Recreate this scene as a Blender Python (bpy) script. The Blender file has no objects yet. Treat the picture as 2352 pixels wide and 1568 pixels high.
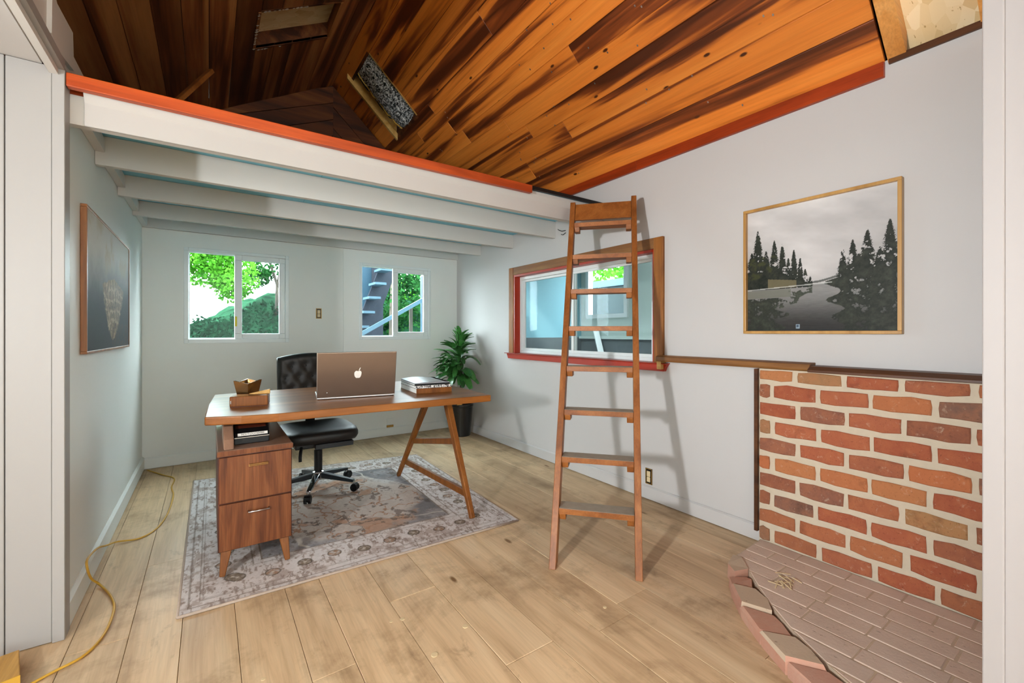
import bpy, math, random
import numpy as np
from mathutils import Vector, Matrix
random.seed(7)
RNG = np.random.default_rng(11)
S = bpy.context.scene
COL = S.collection
R = math.radians

# ------------------------------------------------------------------ camera, world, light, exposure
YAW = math.atan(0.696)
CAM = Vector((0, 0, 1.2))
cd = bpy.data.cameras.new('camera')
cd.sensor_width = 36.0
cd.lens = 36.0 * 1000 / 2352
cd.shift_y = -21 / 2352
cd.clip_start = 0.02
cam = bpy.data.objects.new('camera', cd)
cam.location = CAM
cam.rotation_euler = (math.pi / 2, 0, -YAW)
COL.objects.link(cam)
S.camera = cam

w = bpy.data.worlds.new('sky')
S.world = w
w.use_nodes = True
bg = w.node_tree.nodes['Background']
bg.inputs[0].default_value = (0.86, 0.95, 1.0, 1)
bg.inputs[1].default_value = 30.0

def area(name, loc, target, sx, sy, power, col, spread=180):
    l = bpy.data.lights.new(name, 'AREA')
    l.shape = 'RECTANGLE'
    l.size, l.size_y, l.energy, l.color = sx, sy, power, col
    l.spread = R(spread)
    o = bpy.data.objects.new(name, l)
    o.location = loc
    o.rotation_euler = (Vector(target) - Vector(loc)).to_track_quat('-Z', 'Y').to_euler()
    COL.objects.link(o)
    return o
area('key_lamp', (-1.75, 0.38, 1.38), (2.6, 1.1, 1.75), 0.13, 0.18, 62, (0.95, 0.98, 1.0), 135)
area('added_bounce_fill', (0.6, -3.2, 1.6), (0.6, -5.5, 1.9), 1.2, 1.0, 580, (0.88, 0.95, 1.0))  # unseen fill added behind the camera, thrown at the rear wall
area('added_side_fill', (-1.5, -1.2, 1.35), (-3.2, -1.3, 1.35), 0.8, 0.8, 300, (0.88, 0.95, 1.0))  # unseen fill added to brighten the right wall off the left side
area('added_side_room_fill', (4.2, 3.2, 2.75), (4.2, 3.3, 0), 1.0, 1.0, 9, (0.95, 1.0, 1.0))  # fill added to brighten the next room; no lamp is known there
sd = bpy.data.lights.new('sun', 'SUN')
sd.energy = 3.0
sd.angle = R(2)
sd.color = (1, 0.96, 0.88)
so = bpy.data.objects.new('sun', sd)
so.rotation_euler = (R(48), 0, R(-60))
COL.objects.link(so)
S.view_settings.view_transform = 'Standard'
S.view_settings.look = 'None'
S.view_settings.exposure = 0.05
S.view_settings.gamma = 1.0
S.view_settings.use_curve_mapping = False
S.cycles.use_denoising = True
S.cycles.max_bounces = 8
S.cycles.diffuse_bounces = 5
S.cycles.transparent_max_bounces = 12
S.cycles.sample_clamp_indirect = 6.0

# ------------------------------------------------------------------ helpers
INV = {}

class MB:
    def __init__(s):
        s.v, s.f = [], []
    def add(s, vs, fs):
        n = len(s.v)
        s.v += [tuple(p) for p in vs]
        s.f += [tuple(i + n for i in f) for f in fs]
        return s
    def box(s, x0, x1, y0, y1, z0, z1):
        vs = [(x0,y0,z0),(x1,y0,z0),(x1,y1,z0),(x0,y1,z0),(x0,y0,z1),(x1,y0,z1),(x1,y1,z1),(x0,y1,z1)]
        return s.add(vs, [(0,3,2,1),(4,5,6,7),(0,1,5,4),(1,2,6,5),(2,3,7,6),(3,0,4,7)])
    def prism(s, poly, axis, a, b):
        # poly of 2-D points swept along an axis from a to b
        def P(p, t):
            if axis == 'y': return (p[0], t, p[1])
            if axis == 'x': return (t, p[0], p[1])
            return (p[0], p[1], t)
        n = len(poly)
        vs = [P(p, a) for p in poly] + [P(p, b) for p in poly]
        fs = [tuple(range(n - 1, -1, -1)), tuple(range(n, 2 * n))]
        fs += [(i, (i + 1) % n, n + (i + 1) % n, n + i) for i in range(n)]
        return s.add(vs, fs)
    def tube(s, pts, r, n=8, r2=None, caps=True):
        pts = [Vector(p) for p in pts]
        m = len(pts)
        rs = [r + (r2 - r) * i / (m - 1) for i in range(m)] if r2 is not None else ([r] * m if not isinstance(r, list) else r)
        vs, fs = [], []
        up = None
        for i, p in enumerate(pts):
            t = (pts[min(i + 1, m - 1)] - pts[max(i - 1, 0)]).normalized()
            if up is None:
                up = t.orthogonal().normalized()
            up = (up - t * up.dot(t)).normalized()
            sd_ = t.cross(up)
            for k in range(n):
                a = 2 * math.pi * k / n
                vs.append(p + (up * math.cos(a) + sd_ * math.sin(a)) * rs[i])
        for i in range(m - 1):
            for k in range(n):
                fs.append((i * n + k, i * n + (k + 1) % n, (i + 1) * n + (k + 1) % n, (i + 1) * n + k))
        if caps:
            fs.append(tuple(range(n - 1, -1, -1)))
            fs.append(tuple(range((m - 1) * n, m * n)))
        return s.add(vs, fs)
    def bar(s, p, q, wx, wy, up=(0, 0, 1), w2=None):
        p, q = Vector(p), Vector(q)
        t = (q - p).normalized()
        u = Vector(up)
        sx = t.cross(u).normalized()
        sy = sx.cross(t).normalized()
        w2 = w2 or (wx, wy)
        vs = []
        for c, (a, b) in ((p, (wx, wy)), (q, w2)):
            for i, j in ((-1, -1), (1, -1), (1, 1), (-1, 1)):
                vs.append(c + sx * i * a / 2 + sy * j * b / 2)
        return s.add(vs, [(3,2,1,0),(4,5,6,7),(0,1,5,4),(1,2,6,5),(2,3,7,6),(3,0,4,7)])
    def lathe(s, prof, c, n=24):
        vs, fs = [], []
        for r, z in prof:
            for k in range(n):
                a = 2 * math.pi * k / n
                vs.append((c[0] + r * math.cos(a), c[1] + r * math.sin(a), c[2] + z))
        for i in range(len(prof) - 1):
            for k in range(n):
                fs.append((i * n + k, i * n + (k + 1) % n, (i + 1) * n + (k + 1) % n, (i + 1) * n + k))
        fs.append(tuple(range(n - 1, -1, -1)))
        m = (len(prof) - 1) * n
        fs.append(tuple(range(m, m + n)))
        return s.add(vs, fs)
    def grid(s, P, nu, nv, thick=None):
        n0 = [P(i / nu, j / nv) for j in range(nv + 1) for i in range(nu + 1)]
        fs = [(j * (nu + 1) + i, j * (nu + 1) + i + 1, (j + 1) * (nu + 1) + i + 1, (j + 1) * (nu + 1) + i) for j in range(nv) for i in range(nu)]
        return s.add(n0, fs)
    def xf(s, M):
        s.v = [tuple(M @ Vector(p)) for p in s.v]
        return s

def obj(name, mb, m, parent=None, bevel=0, smooth=False, sub=0, seg=2, origin=None):
    me = bpy.data.meshes.new(name)
    if parent is not None:
        M = INV[parent.name]
    else:
        a = np.array(mb.v)
        if origin is None:
            origin = ((a[:, 0].min() + a[:, 0].max()) / 2, (a[:, 1].min() + a[:, 1].max()) / 2, a[:, 2].min())
        M = Matrix.Translation(-Vector(origin))
    me.from_pydata([tuple(M @ Vector(p)) for p in mb.v], [], mb.f)
    me.update()
    if m is not None:
        me.materials.append(m)
    if smooth:
        me.polygons.foreach_set('use_smooth', [True] * len(me.polygons))
    o = bpy.data.objects.new(name, me)
    COL.objects.link(o)
    if parent is not None:
        o.parent = parent
    else:
        o.location = origin
    INV[o.name] = M
    if bevel:
        b = o.modifiers.new('bevel', 'BEVEL')
        b.width = bevel
        b.segments = seg
        b.limit_method = 'ANGLE'
        b.angle_limit = R(35)
    if sub:
        q = o.modifiers.new('subdivision', 'SUBSURF')
        q.levels = q.render_levels = sub
    return o

def tag(o, label=None, cat=None, group=None, kind=None):
    if label: o['label'] = label
    if cat: o['category'] = cat
    if group: o['group'] = group
    if kind: o['kind'] = kind
    return o

def empty(name, loc, label=None, cat=None, group=None, kind=None, rz=0):
    o = bpy.data.objects.new(name, None)
    o.empty_display_size = 0.1
    o.location = loc
    o.rotation_euler = (0, 0, rz)
    COL.objects.link(o)
    INV[o.name] = (Matrix.Translation(Vector(loc)) @ Matrix.Rotation(rz, 4, 'Z')).inverted()
    return tag(o, label, cat, group, kind)

def struct(name, mb, m, parent=None, **k):
    o = obj(name, mb, m, parent, origin=(0, 0, 0) if parent is None else None, **k)
    if parent is None:
        o['kind'] = 'structure'
    return o

def panel_with_holes(mb, axis, t0, t1, ar, zr, holes):
    # slab with rectangular holes, cut into a grid of boxes
    xs = sorted({ar[0], ar[1]} | {h[0] for h in holes} | {h[1] for h in holes})
    zs = sorted({zr[0], zr[1]} | {h[2] for h in holes} | {h[3] for h in holes})
    for i in range(len(xs) - 1):
        for j in range(len(zs) - 1):
            cx, cz = (xs[i] + xs[i + 1]) / 2, (zs[j] + zs[j + 1]) / 2
            if any(h[0] < cx < h[1] and h[2] < cz < h[3] for h in holes):
                continue
            if axis == 'y':
                mb.box(xs[i], xs[i + 1], t0, t1, zs[j], zs[j + 1])
            else:
                mb.box(t0, t1, xs[i], xs[i + 1], zs[j], zs[j + 1])
    return mb

# ------------------------------------------------------------------ materials
def lin(h, a=1.0):
    if isinstance(h, str):
        c = [int(h[i:i + 2], 16) / 255 for i in (0, 2, 4)]
        c = [x / 12.92 if x <= 0.04045 else ((x + 0.055) / 1.055) ** 2.4 for x in c]
        return (*c, a)
    return (*h, a)

class NT:
    def __init__(s, name):
        s.m = bpy.data.materials.new(name)
        s.m.use_nodes = True
        s.t = s.m.node_tree
        s.b = s.t.nodes['Principled BSDF']
    def n(s, typ, **kw):
        o = s.t.nodes.new(typ)
        for k, v in kw.items():
            if k.startswith('i_'):
                o.inputs[k[2:].replace('_', ' ')].default_value = v
            else:
                setattr(o, k, v)
        return o
    def l(s, a, b):
        s.t.links.new(a, b)
    def coord(s, rnd=True):
        tc = s.n('ShaderNodeTexCoord')
        if not rnd:
            return tc.outputs['Object']
        oi = s.n('ShaderNodeObjectInfo')
        mu = s.n('ShaderNodeVectorMath', operation='SCALE')
        mu.inputs[0].default_value = (31.7, 17.3, 23.1)
        s.l(oi.outputs['Random'], mu.inputs['Scale'])
        ad = s.n('ShaderNodeVectorMath', operation='ADD')
        s.l(tc.outputs['Object'], ad.inputs[0])
        s.l(mu.outputs[0], ad.inputs[1])
        return ad.outputs[0]
    def mapping(s, v, scale=(1, 1, 1)):
        mp = s.n('ShaderNodeMapping')
        mp.inputs['Scale'].default_value = scale
        s.l(v, mp.inputs['Vector'])
        return mp.outputs[0]
    def noise(s, v, scale=5, detail=4, rough=0.5, dist=0.0):
        o = s.n('ShaderNodeTexNoise')
        o.inputs['Scale'].default_value = scale
        o.inputs['Detail'].default_value = detail
        o.inputs['Roughness'].default_value = rough
        o.inputs['Distortion'].default_value = dist
        if v is not None:
            s.l(v, o.inputs['Vector'])
        return o.outputs['Fac']
    def ramp(s, f, stops, interp='LINEAR'):
        o = s.n('ShaderNodeValToRGB')
        o.color_ramp.interpolation = interp
        e = o.color_ramp.elements
        while len(e) < len(stops):
            e.new(0.5)
        for k, (p, c) in enumerate(stops):
            e[k].position = p
            e[k].color = lin(c) if not isinstance(c, (int, float)) else (c, c, c, 1)
        s.l(f, o.inputs['Fac'])
        return o.outputs['Color']
    def mix(s, f, a, b, mode='MIX'):
        o = s.n('ShaderNodeMix', data_type='RGBA', blend_type=mode)
        if isinstance(f, (int, float)):
            o.inputs[0].default_value = f
        else:
            s.l(f, o.inputs[0])
        for x, k in ((a, 6), (b, 7)):
            if isinstance(x, (str, tuple)):
                o.inputs[k].default_value = lin(x) if isinstance(x, str) else x
            else:
                s.l(x, o.inputs[k])
        return o.outputs[2]
    def hsv(s, c, lo=0.85, hi=1.15, hue=0.0, sat=None):
        oi = s.n('ShaderNodeObjectInfo')
        mr = s.n('ShaderNodeMapRange')
        mr.inputs['To Min'].default_value = lo
        mr.inputs['To Max'].default_value = hi
        s.l(oi.outputs['Random'], mr.inputs['Value'])
        o = s.n('ShaderNodeHueSaturation')
        s.l(mr.outputs[0], o.inputs['Value'])
        s.l(c, o.inputs['Color'])
        return o.outputs[0]
    def bump(s, f, strength=0.2, dist=0.01):
        o = s.n('ShaderNodeBump')
        o.inputs['Strength'].default_value = strength
        o.inputs['Distance'].default_value = dist
        s.l(f, o.inputs['Height'])
        s.l(o.outputs[0], s.b.inputs['Normal'])
    def base(s, c):
        if isinstance(c, str):
            s.b.inputs['Base Color'].default_value = lin(c)
        else:
            s.l(c, s.b.inputs['Base Color'])
    def set(s, rough=0.5, metal=0.0, spec=0.5, coat=0.0):
        s.b.inputs['Roughness'].default_value = rough
        s.b.inputs['Metallic'].default_value = metal
        s.b.inputs['Specular IOR Level'].default_value = spec
        s.b.inputs['Coat Weight'].default_value = coat
        return s.m

def paint(name, col, rough=0.6, var=0.05, scale=3.0, bump=0.06, spec=0.3, bscale=140):
    k = NT(name)
    v = k.coord(False)
    f = k.noise(v, scale, 5, 0.6)
    c = lin(col)
    d = tuple(x * (1 - var) for x in c[:3]) + (1,)
    u = tuple(min(1, x * (1 + var)) for x in c[:3]) + (1,)
    k.base(k.mix(f, d, u))
    if bump:
        k.bump(k.noise(v, bscale, 3, 0.5), bump, 0.002)
    return k.set(rough, 0, spec)

def plain(name, col, rough=0.4, metal=0.0, spec=0.5, coat=0.0, var=0.06, scale=20):
    k = NT(name)
    f = k.noise(k.coord(True), scale, 3, 0.5)
    c = lin(col)
    k.base(k.mix(f, tuple(x * (1 - var) for x in c[:3]) + (1,), tuple(min(1, x * (1 + var)) for x in c[:3]) + (1,)))
    return k.set(rough, metal, spec, coat)

def wood(name, stops, axis='y', scale=1.0, rough=0.45, lo=0.85, hi=1.12, spec=0.4, grain=0.25, along=0.12, bump=0.12, dist=0.6, knots=None, coat=0.0):
    k = NT(name)
    v = k.coord(True)
    sc = [1.0, 1.0, 1.0]
    sc['xyz'.index(axis)] = along
    vm = k.mapping(v, tuple(sc))
    f = k.noise(vm, 9 * scale, 4, 0.55, dist)
    c = k.ramp(f, stops)
    sg = [1.0, 1.0, 1.0]
    sg['xyz'.index(axis)] = 0.04
    g = k.noise(k.mapping(v, tuple(sg)), 85 * scale, 5, 0.65, 0.3)
    gr = k.ramp(g, [(0.3, 1 - grain), (0.62, 1.0)])
    c = k.mix(1.0, c, gr, 'MULTIPLY')
    if knots:
        vo = k.n('ShaderNodeTexVoronoi')
        vo.inputs['Scale'].default_value = 1.0
        sk = [7.5, 7.5, 7.5]
        sk['xyz'.index(axis)] = 3.4
        k.l(k.mapping(v, tuple(sk)), vo.inputs['Vector'])
        kf = k.ramp(vo.outputs['Distance'], [(0.05, 0.0), (0.085, 1.0)])
        c = k.mix(kf, knots, c)
    k.base(k.hsv(c, lo, hi))
    k.bump(g, bump, 0.003)
    return k.set(rough, 0, spec, coat)

M = {}
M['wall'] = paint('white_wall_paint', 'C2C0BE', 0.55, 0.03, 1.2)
M['wall_lifted'] = paint('lifted_white_wall_paint', 'E2E5E1', 0.5, 0.03, 1.5)  # wall white with window light painted in: lightened against shade and cooled
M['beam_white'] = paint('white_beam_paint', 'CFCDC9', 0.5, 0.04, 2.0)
M['trim_white'] = paint('dimmed_white_trim_paint', '9E9C9A', 0.4, 0.02, 3.0, 0.02)  # white darkened in colour to offset the strong light on the entry panels
M['jamb'] = paint('dimmed_white_jamb_paint', 'A39E9C', 0.5, 0.02, 1.0, 0.02)  # white darkened in colour because the wall end is over-lit
M['vinyl'] = plain('white_vinyl', 'DFE6E6', 0.35, var=0.02)
M['blue'] = paint('blue_ceiling_paint', '84CCE4', 0.5, 0.06, 2.0, 0.03)
M['teal'] = paint('teal_wall_paint', '7FA9B4', 0.6, 0.05, 1.5)
M['grey_wall'] = paint('pale_grey_green_paint', 'B6C4BE', 0.6, 0.05, 1.5)
M['dark_wain'] = paint('dark_grey_wainscot', '5C6264', 0.7, 0.25, 14)
M['navy'] = paint('dark_blue_siding', '16303E', 0.6, 0.12, 5)
M['navy2'] = paint('dark_stair_timber', '161A24', 0.7, 0.15, 8)
M['slate'] = paint('pale_blue_rail', '3C505C', 0.5, 0.05, 5)
M['plug'] = plain('pale_plug_wood', 'D2BC94', 0.6)
M['siding'] = paint('charcoal_siding', '2C3234', 0.9, 0.1, 4)
M['beam_white_dim'] = paint('dimmed_white_beam_paint', 'B2AFAB', 0.55, 0.04, 2.0)  # white beam paint darkened to offset the strong light on the front joist
M['red'] = paint('red_gloss_paint', 'A32A0C', 0.35, 0.12, 6.0, 0.05, 0.5)
M['orange_trim'] = wood('orange_red_trim_wood', [(0.3, '8E3410'), (0.55, 'B3491A'), (0.8, 'C25B22')], 'x', 1.0, 0.35, 0.9, 1.1)
M['orange_trim_y'] = wood('orange_red_trim_wood_along', [(0.3, '7E2C0C'), (0.55, 'A03A12'), (0.8, 'B04A1A')], 'y', 1.0, 0.4, 0.95, 1.05)
M['ceil'] = wood('cedar_ceiling_planks', [(0.38, '522610'), (0.45, '84401A'), (0.51, 'DE7E2E'), (0.75, 'F0953F')], 'y', 0.72, 0.36, 0.8, 1.1, 0.5, 0.18, 0.05, 0.10, 0.7, knots='4A2410')
M['ceil_dark'] = wood('dark_stained_ceiling_planks', [(0.38, '4A2612'), (0.50, '804A26'), (0.65, 'A87040')], 'y', 0.8, 0.55, 0.5, 1.3, 0.3, 0.2, 0.05, 0.1, 0.6)
M['gable'] = wood('dark_gable_boards', [(0.35, '34180C'), (0.55, '5A2F14'), (0.7, '7A4720')], 'x', 0.8, 0.6, 0.7, 1.2, 0.3)
M['dark_gap'] = plain('dark_backing', '1A100A', 0.9, var=0.2)
M['subfloor'] = plain('dark_subfloor', '6A5238', 0.9, var=0.2)
M['rafter'] = wood('raw_fir_rafter', [(0.3, 'B4702C'), (0.55, 'D3914A'), (0.8, 'DDA562')], 'x', 1.2, 0.5, 0.95, 1.05)
M['ladder'] = wood('ladder_wood', [(0.3, '764218'), (0.55, '915728'), (0.8, 'A76E3C')], 'z', 1.4, 0.45, 0.85, 1.1, 0.4, 0.25, 0.08)
M['ladder_step'] = wood('ladder_step_wood', [(0.3, '7E461A'), (0.55, '985B28'), (0.8, 'A86C36')], 'x', 1.4, 0.45, 0.85, 1.1, 0.4, 0.25, 0.3)
M['tread_top'] = paint('worn_grey_tread', '9C9384', 0.8, 0.2, 25, 0.2)
M['walnut'] = wood('walnut_desk_top', [(0.3, '704016'), (0.5, '885222'), (0.7, '9A632E')], 'x', 1.1, 0.32, 0.97, 1.03, 0.25, 0.15, 0.12, 0.03, 0.5)
M['desk_leg'] = wood('desk_leg_wood', [(0.3, '683A14'), (0.55, '804C1E'), (0.8, '925D2A')], 'z', 1.3, 0.4, 0.95, 1.05, 0.25)
M['drawer'] = wood('drawer_veneer', [(0.3, '532A14'), (0.5, '6E3D1E'), (0.72, '824F2C')], 'z', 1.6, 0.45, 0.97, 1.03, 0.3, 0.35, 0.1, 0.05, 1.6)
M['cab_top'] = wood('cabinet_top_wood', [(0.3, '7A5A48'), (0.6, '8E6E5A'), (0.8, '9A7A66')], 'y', 1.0, 0.3, 1, 1.02, 0.5, 0.1)
M['cab_side'] = wood('cabinet_dark_edge', [(0.3, '3A160C'), (0.6, '522214'), (0.8, '64301C')], 'z', 1.0, 0.4, 1, 1.02)
M['window_wood'] = wood('window_casing_fir', [(0.3, '7A4616'), (0.55, '9C6226'), (0.8, 'B27A38')], 'z', 0.9, 0.5, 0.9, 1.1, 0.35, 0.3, 0.2, 0.1, 1.2)
M['rail_wood'] = wood('mantel_rail_wood', [(0.3, '6E4420'), (0.55, '8E5E2E'), (0.8, 'A87C48')], 'y', 1.2, 0.5, 0.8, 1.1)
M['rail_dark'] = wood('dark_mantel_strip', [(0.3, '3E2210'), (0.55, '563218'), (0.8, '6A4222')], 'y', 1.2, 0.45, 0.9, 1.1)
M['pine'] = wood('pale_pine', [(0.3, 'B8883E'), (0.55, 'CCA05A'), (0.8, 'D8B273')], 'y', 1.4, 0.55, 0.95, 1.05)
M['chrome'] = plain('polished_chrome', 'C8CACC', 0.12, 1.0)
M['black'] = plain('black_plastic', '0B0B0D', 0.42, spec=0.3)
M['blackmetal'] = plain('dark_painted_metal', '1E252B', 0.3, 0.3)
M['leather'] = None
M['alu'] = plain('brushed_aluminium', '8C7A6C', 0.36, 0.85, var=0.03)
M['alu_edge'] = plain('bright_aluminium_edge', 'C6C4C2', 0.3, 0.9, var=0.03)
M['white'] = plain('white_plastic', 'E6E4E0', 0.4, var=0.03)
M['paper'] = plain('white_paper', 'DDDAD4', 0.7, var=0.03)
M['cream'] = plain('cream_plastic', 'D8C49A', 0.45)
M['bronze'] = plain('bronze_faceted_metal', '8A6A44', 0.18, 0.9)
M['cord'] = plain('yellow_cord', 'C79A34', 0.5)
M['yellow'] = plain('yellow_tag', 'D6C400', 0.5)
M['brass'] = plain('brass_box', '9C7A3C', 0.4, 0.6)
M['pot'] = plain('glossy_black_pot', '17181A', 0.28, 0.1, coat=0.3)
M['soil'] = plain('potting_soil', '2A1D12', 0.95, var=0.4, scale=60)
M['stem'] = plain('plant_stem', '3C4A22', 0.6, var=0.2)
M['gold_frame'] = wood('gilt_frame_wood', [(0.3, 'A87C40'), (0.55, 'C09454'), (0.8, 'D0A868')], 'z', 1.2, 0.35, 0.97, 1.03, 0.5, 0.1)
M['bronze_frame'] = wood('copper_frame', [(0.3, '7A4A24'), (0.55, '9E6634'), (0.8, 'B88046')], 'z', 1.5, 0.35, 0.97, 1.03, 0.5, 0.2)
M['trunk'] = wood('tree_bark', [(0.3, '2B2620'), (0.6, '463E34'), (0.8, '5C5246')], 'z', 2, 0.9)

def leather():
    k = NT('black_leather')
    v = k.coord(False)
    f = k.noise(v, 6, 3)
    k.base(k.mix(f, '14110F', '221E1B'))
    vo = k.n('ShaderNodeTexVoronoi')
    vo.inputs['Scale'].default_value = 260
    k.l(v, vo.inputs['Vector'])
    k.bump(vo.outputs['Distance'], 0.12, 0.002)
    return k.set(0.48, 0, 0.35)
M['leather'] = leather()

def leaf_mat(name, a, b, rough=0.35, trans=0.0):
    k = NT(name)
    oi = k.n('ShaderNodeObjectInfo')
    f = k.noise(k.coord(True), 14, 3)
    c = k.mix(f, a, b)
    k.base(k.hsv(c, 0.6, 1.35))
    if trans:
        k.b.inputs['Subsurface Weight'].default_value = 0.0
        k.b.inputs['Transmission Weight'].default_value = 0.0
    return k.set(rough, 0, 0.5)
M['leaf'] = leaf_mat('houseplant_leaf', '235A2A', '58994C', 0.28)

def foliage(name, a, b, scale=3.0, trans=0.45):
    k = NT(name)
    v = k.coord(False)
    f = k.ramp(k.noise(v, scale, 4, 0.7), [(0.35, a), (0.65, b)])
    k.base(f)
    k.set(1.0, 0, 0.0)
    tr = k.n('ShaderNodeBsdfTranslucent')
    k.l(f, tr.inputs['Color'])
    mx = k.n('ShaderNodeMixShader')
    mx.inputs[0].default_value = trans
    k.l(k.b.outputs[0], mx.inputs[1])
    k.l(tr.outputs[0], mx.inputs[2])
    k.l(mx.outputs[0], k.t.nodes['Material Output'].inputs['Surface'])
    return k.m
M['fol_bright'] = foliage('bright_green_foliage', '1E5210', '5A9A30')
M['fol_mid'] = foliage('mid_green_foliage', '0E2A16', '2C5A2C')
M['fol_dark'] = foliage('dark_blue_green_foliage', '08150E', '1A3826', 5.0, 0.2)

def glass():
    k = NT('window_glass')
    tr = k.n('ShaderNodeBsdfTransparent')
    tr.inputs[0].default_value = (0.93, 0.97, 0.97, 1)
    gl = k.n('ShaderNodeBsdfGlossy')
    gl.inputs['Roughness'].default_value = 0.02
    lw = k.n('ShaderNodeLayerWeight')
    lw.inputs[0].default_value = 0.5
    pw = k.n('ShaderNodeMath', operation='POWER')
    k.l(lw.outputs['Facing'], pw.inputs[0])
    pw.inputs[1].default_value = 4.5
    ma = k.n('ShaderNodeMath', operation='MULTIPLY_ADD')
    k.l(pw.outputs[0], ma.inputs[0])
    ma.inputs[1].default_value = 0.25
    ma.inputs[2].default_value = 0.005
    mx = k.n('ShaderNodeMixShader')
    k.l(ma.outputs[0], mx.inputs[0])
    k.l(tr.outputs[0], mx.inputs[1])
    k.l(gl.outputs[0], mx.inputs[2])
    k.l(mx.outputs[0], k.t.nodes['Material Output'].inputs['Surface'])
    return k.m
M['glass'] = glass()

def floor_mat():
    k = NT('oiled_fir_floor_planks')
    v = k.coord(True)
    f = k.noise(k.mapping(v, (1, 0.1, 1)), 8, 5, 0.6, 0.9)
    c = k.ramp(f, [(0.30, 'B89A76'), (0.5, 'D2B48E'), (0.72, 'DFC5A0')])
    g = k.noise(k.mapping(v, (1, 0.035, 1)), 90, 5, 0.65, 0.3)
    c = k.mix(1.0, c, k.ramp(g, [(0.3, 0.84), (0.6, 1.0)]), 'MULTIPLY')
    wv = k.coord(False)
    st = k.ramp(k.noise(wv, 2.6, 6, 0.68, 0.3), [(0.50, 0.0), (0.68, 1.0)])
    c = k.mix(st, c, k.mix(0.55, c, '745A3A'))
    st2 = k.ramp(k.noise(k.mapping(wv, (1, 0.5, 1)), 9.0, 6, 0.7, 0.5), [(0.60, 0.0), (0.74, 1.0)])
    c = k.mix(st2, c, k.mix(0.45, c, '5C4024'))
    vo = k.n('ShaderNodeTexVoronoi')
    vo.inputs['Scale'].default_value = 1.0
    k.l(k.mapping(v, (4.5, 1.7, 4.5)), vo.inputs['Vector'])
    c = k.mix(k.ramp(vo.outputs['Distance'], [(0.035, 0.0), (0.07, 1.0)]), '7A5A36', c)
    k.base(k.hsv(c, 0.9, 1.06))
    k.bump(g, 0.08, 0.002)
    return k.set(0.5, 0, 0.35)
M['floor'] = floor_mat()

def brick_mat():
    k = NT('old_red_brick')
    v = k.coord(True)
    oi = k.n('ShaderNodeObjectInfo')
    tone = k.ramp(oi.outputs['Random'], [(0.0, '8E4834'), (0.2, 'A25C42'), (0.38, '7C4E3E'), (0.52, 'AC6A44'), (0.66, '94563F'), (0.78, '70544A'), (0.9, 'A67E52'), (1.0, 'AE5A3A')])
    f = k.noise(v, 18, 6, 0.7, 0.4)
    c = k.mix(k.ramp(f, [(0.32, 0.0), (0.7, 1.0)]), tone, k.mix(0.35, tone, 'C07A50'))
    dk = k.ramp(k.noise(v, 7, 5, 0.7), [(0.56, 0.0), (0.72, 1.0)])
    c = k.mix(dk, c, k.mix(0.45, c, '3E2820'))
    sm = k.ramp(k.noise(v, 30, 8, 0.75, 0.6), [(0.58, 0.0), (0.72, 1.0)])
    c = k.mix(sm, c, k.mix(0.5, c, 'D8C4AC'))
    sp = k.ramp(k.noise(v, 130, 3, 0.6), [(0.62, 0.0), (0.7, 1.0)])
    c = k.mix(sp, c, k.mix(0.4, c, '2C1A12'))
    k.base(c)
    k.bump(k.noise(v, 90, 6, 0.7), 0.5, 0.004)
    return k.set(0.85, 0, 0.2)
M['brick'] = brick_mat()
M['mortar'] = paint('cream_mortar', 'C4B7A2', 0.9, 0.12, 25, 0.5, 0.15, 120)

def hearth_mat(name, stops, dust=0.75):
    k = NT(name)
    v = k.coord(True)
    oi = k.n('ShaderNodeObjectInfo')
    tone = k.ramp(oi.outputs['Random'], stops)
    f = k.noise(v, 16, 6, 0.7, 0.3)
    wv = k.coord(False)
    c = k.mix(k.ramp(f, [(0.3, 0.0), (0.75, 1.0)]), tone, k.mix(0.4, tone, 'B09A86'))
    du = k.ramp(k.noise(wv, 4, 5, 0.65), [(0.3, dust * 0.6), (0.65, dust)])
    c = k.mix(du, c, 'D8C4B4')
    sp = k.ramp(k.noise(k.mapping(wv, (1, 0.5, 1)), 60, 4, 0.7), [(0.64, 0.0), (0.72, 1.0)])
    c = k.mix(sp, c, k.mix(0.6, c, '54402F'))
    k.base(c)
    k.bump(k.noise(v, 80, 5, 0.7), 0.4, 0.003)
    return k.set(0.9, 0, 0.15)
M['hearth'] = hearth_mat('dusty_hearth_brick', [(0.0, 'B08A76'), (0.4, 'B89884'), (0.7, 'A48E80'), (1.0, 'BEA290')], 0.85)
M['edge_red'] = hearth_mat('broken_brick_red', [(0.0, 'A65A3E'), (0.5, 'B0684A'), (1.0, '9A5640')], 0.35)
M['edge_pale'] = hearth_mat('broken_brick_mortared', [(0.0, 'B8A286'), (1.0, 'C0AE94')], 0.3)

def osb():
    k = NT('oriented_strand_board')
    v = k.coord(False)
    vo = k.n('ShaderNodeTexVoronoi')
    vo.inputs['Scale'].default_value = 1
    k.l(k.mapping(v, (9, 24, 16)), vo.inputs['Vector'])
    c = k.ramp(vo.outputs['Color'], [(0.0, 'D2B07A'), (0.35, 'E4C898'), (0.7, 'F0DAB2'), (1.0, 'DEBE88')])
    f = k.ramp(k.noise(k.mapping(v, (6, 22, 10)), 4, 4, 0.6), [(0.66, 0.0), (0.72, 1.0)])
    k.base(k.mix(f, c, '9C7434'))
    return k.set(0.7, 0, 0.3)
M['osb'] = osb()

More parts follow.
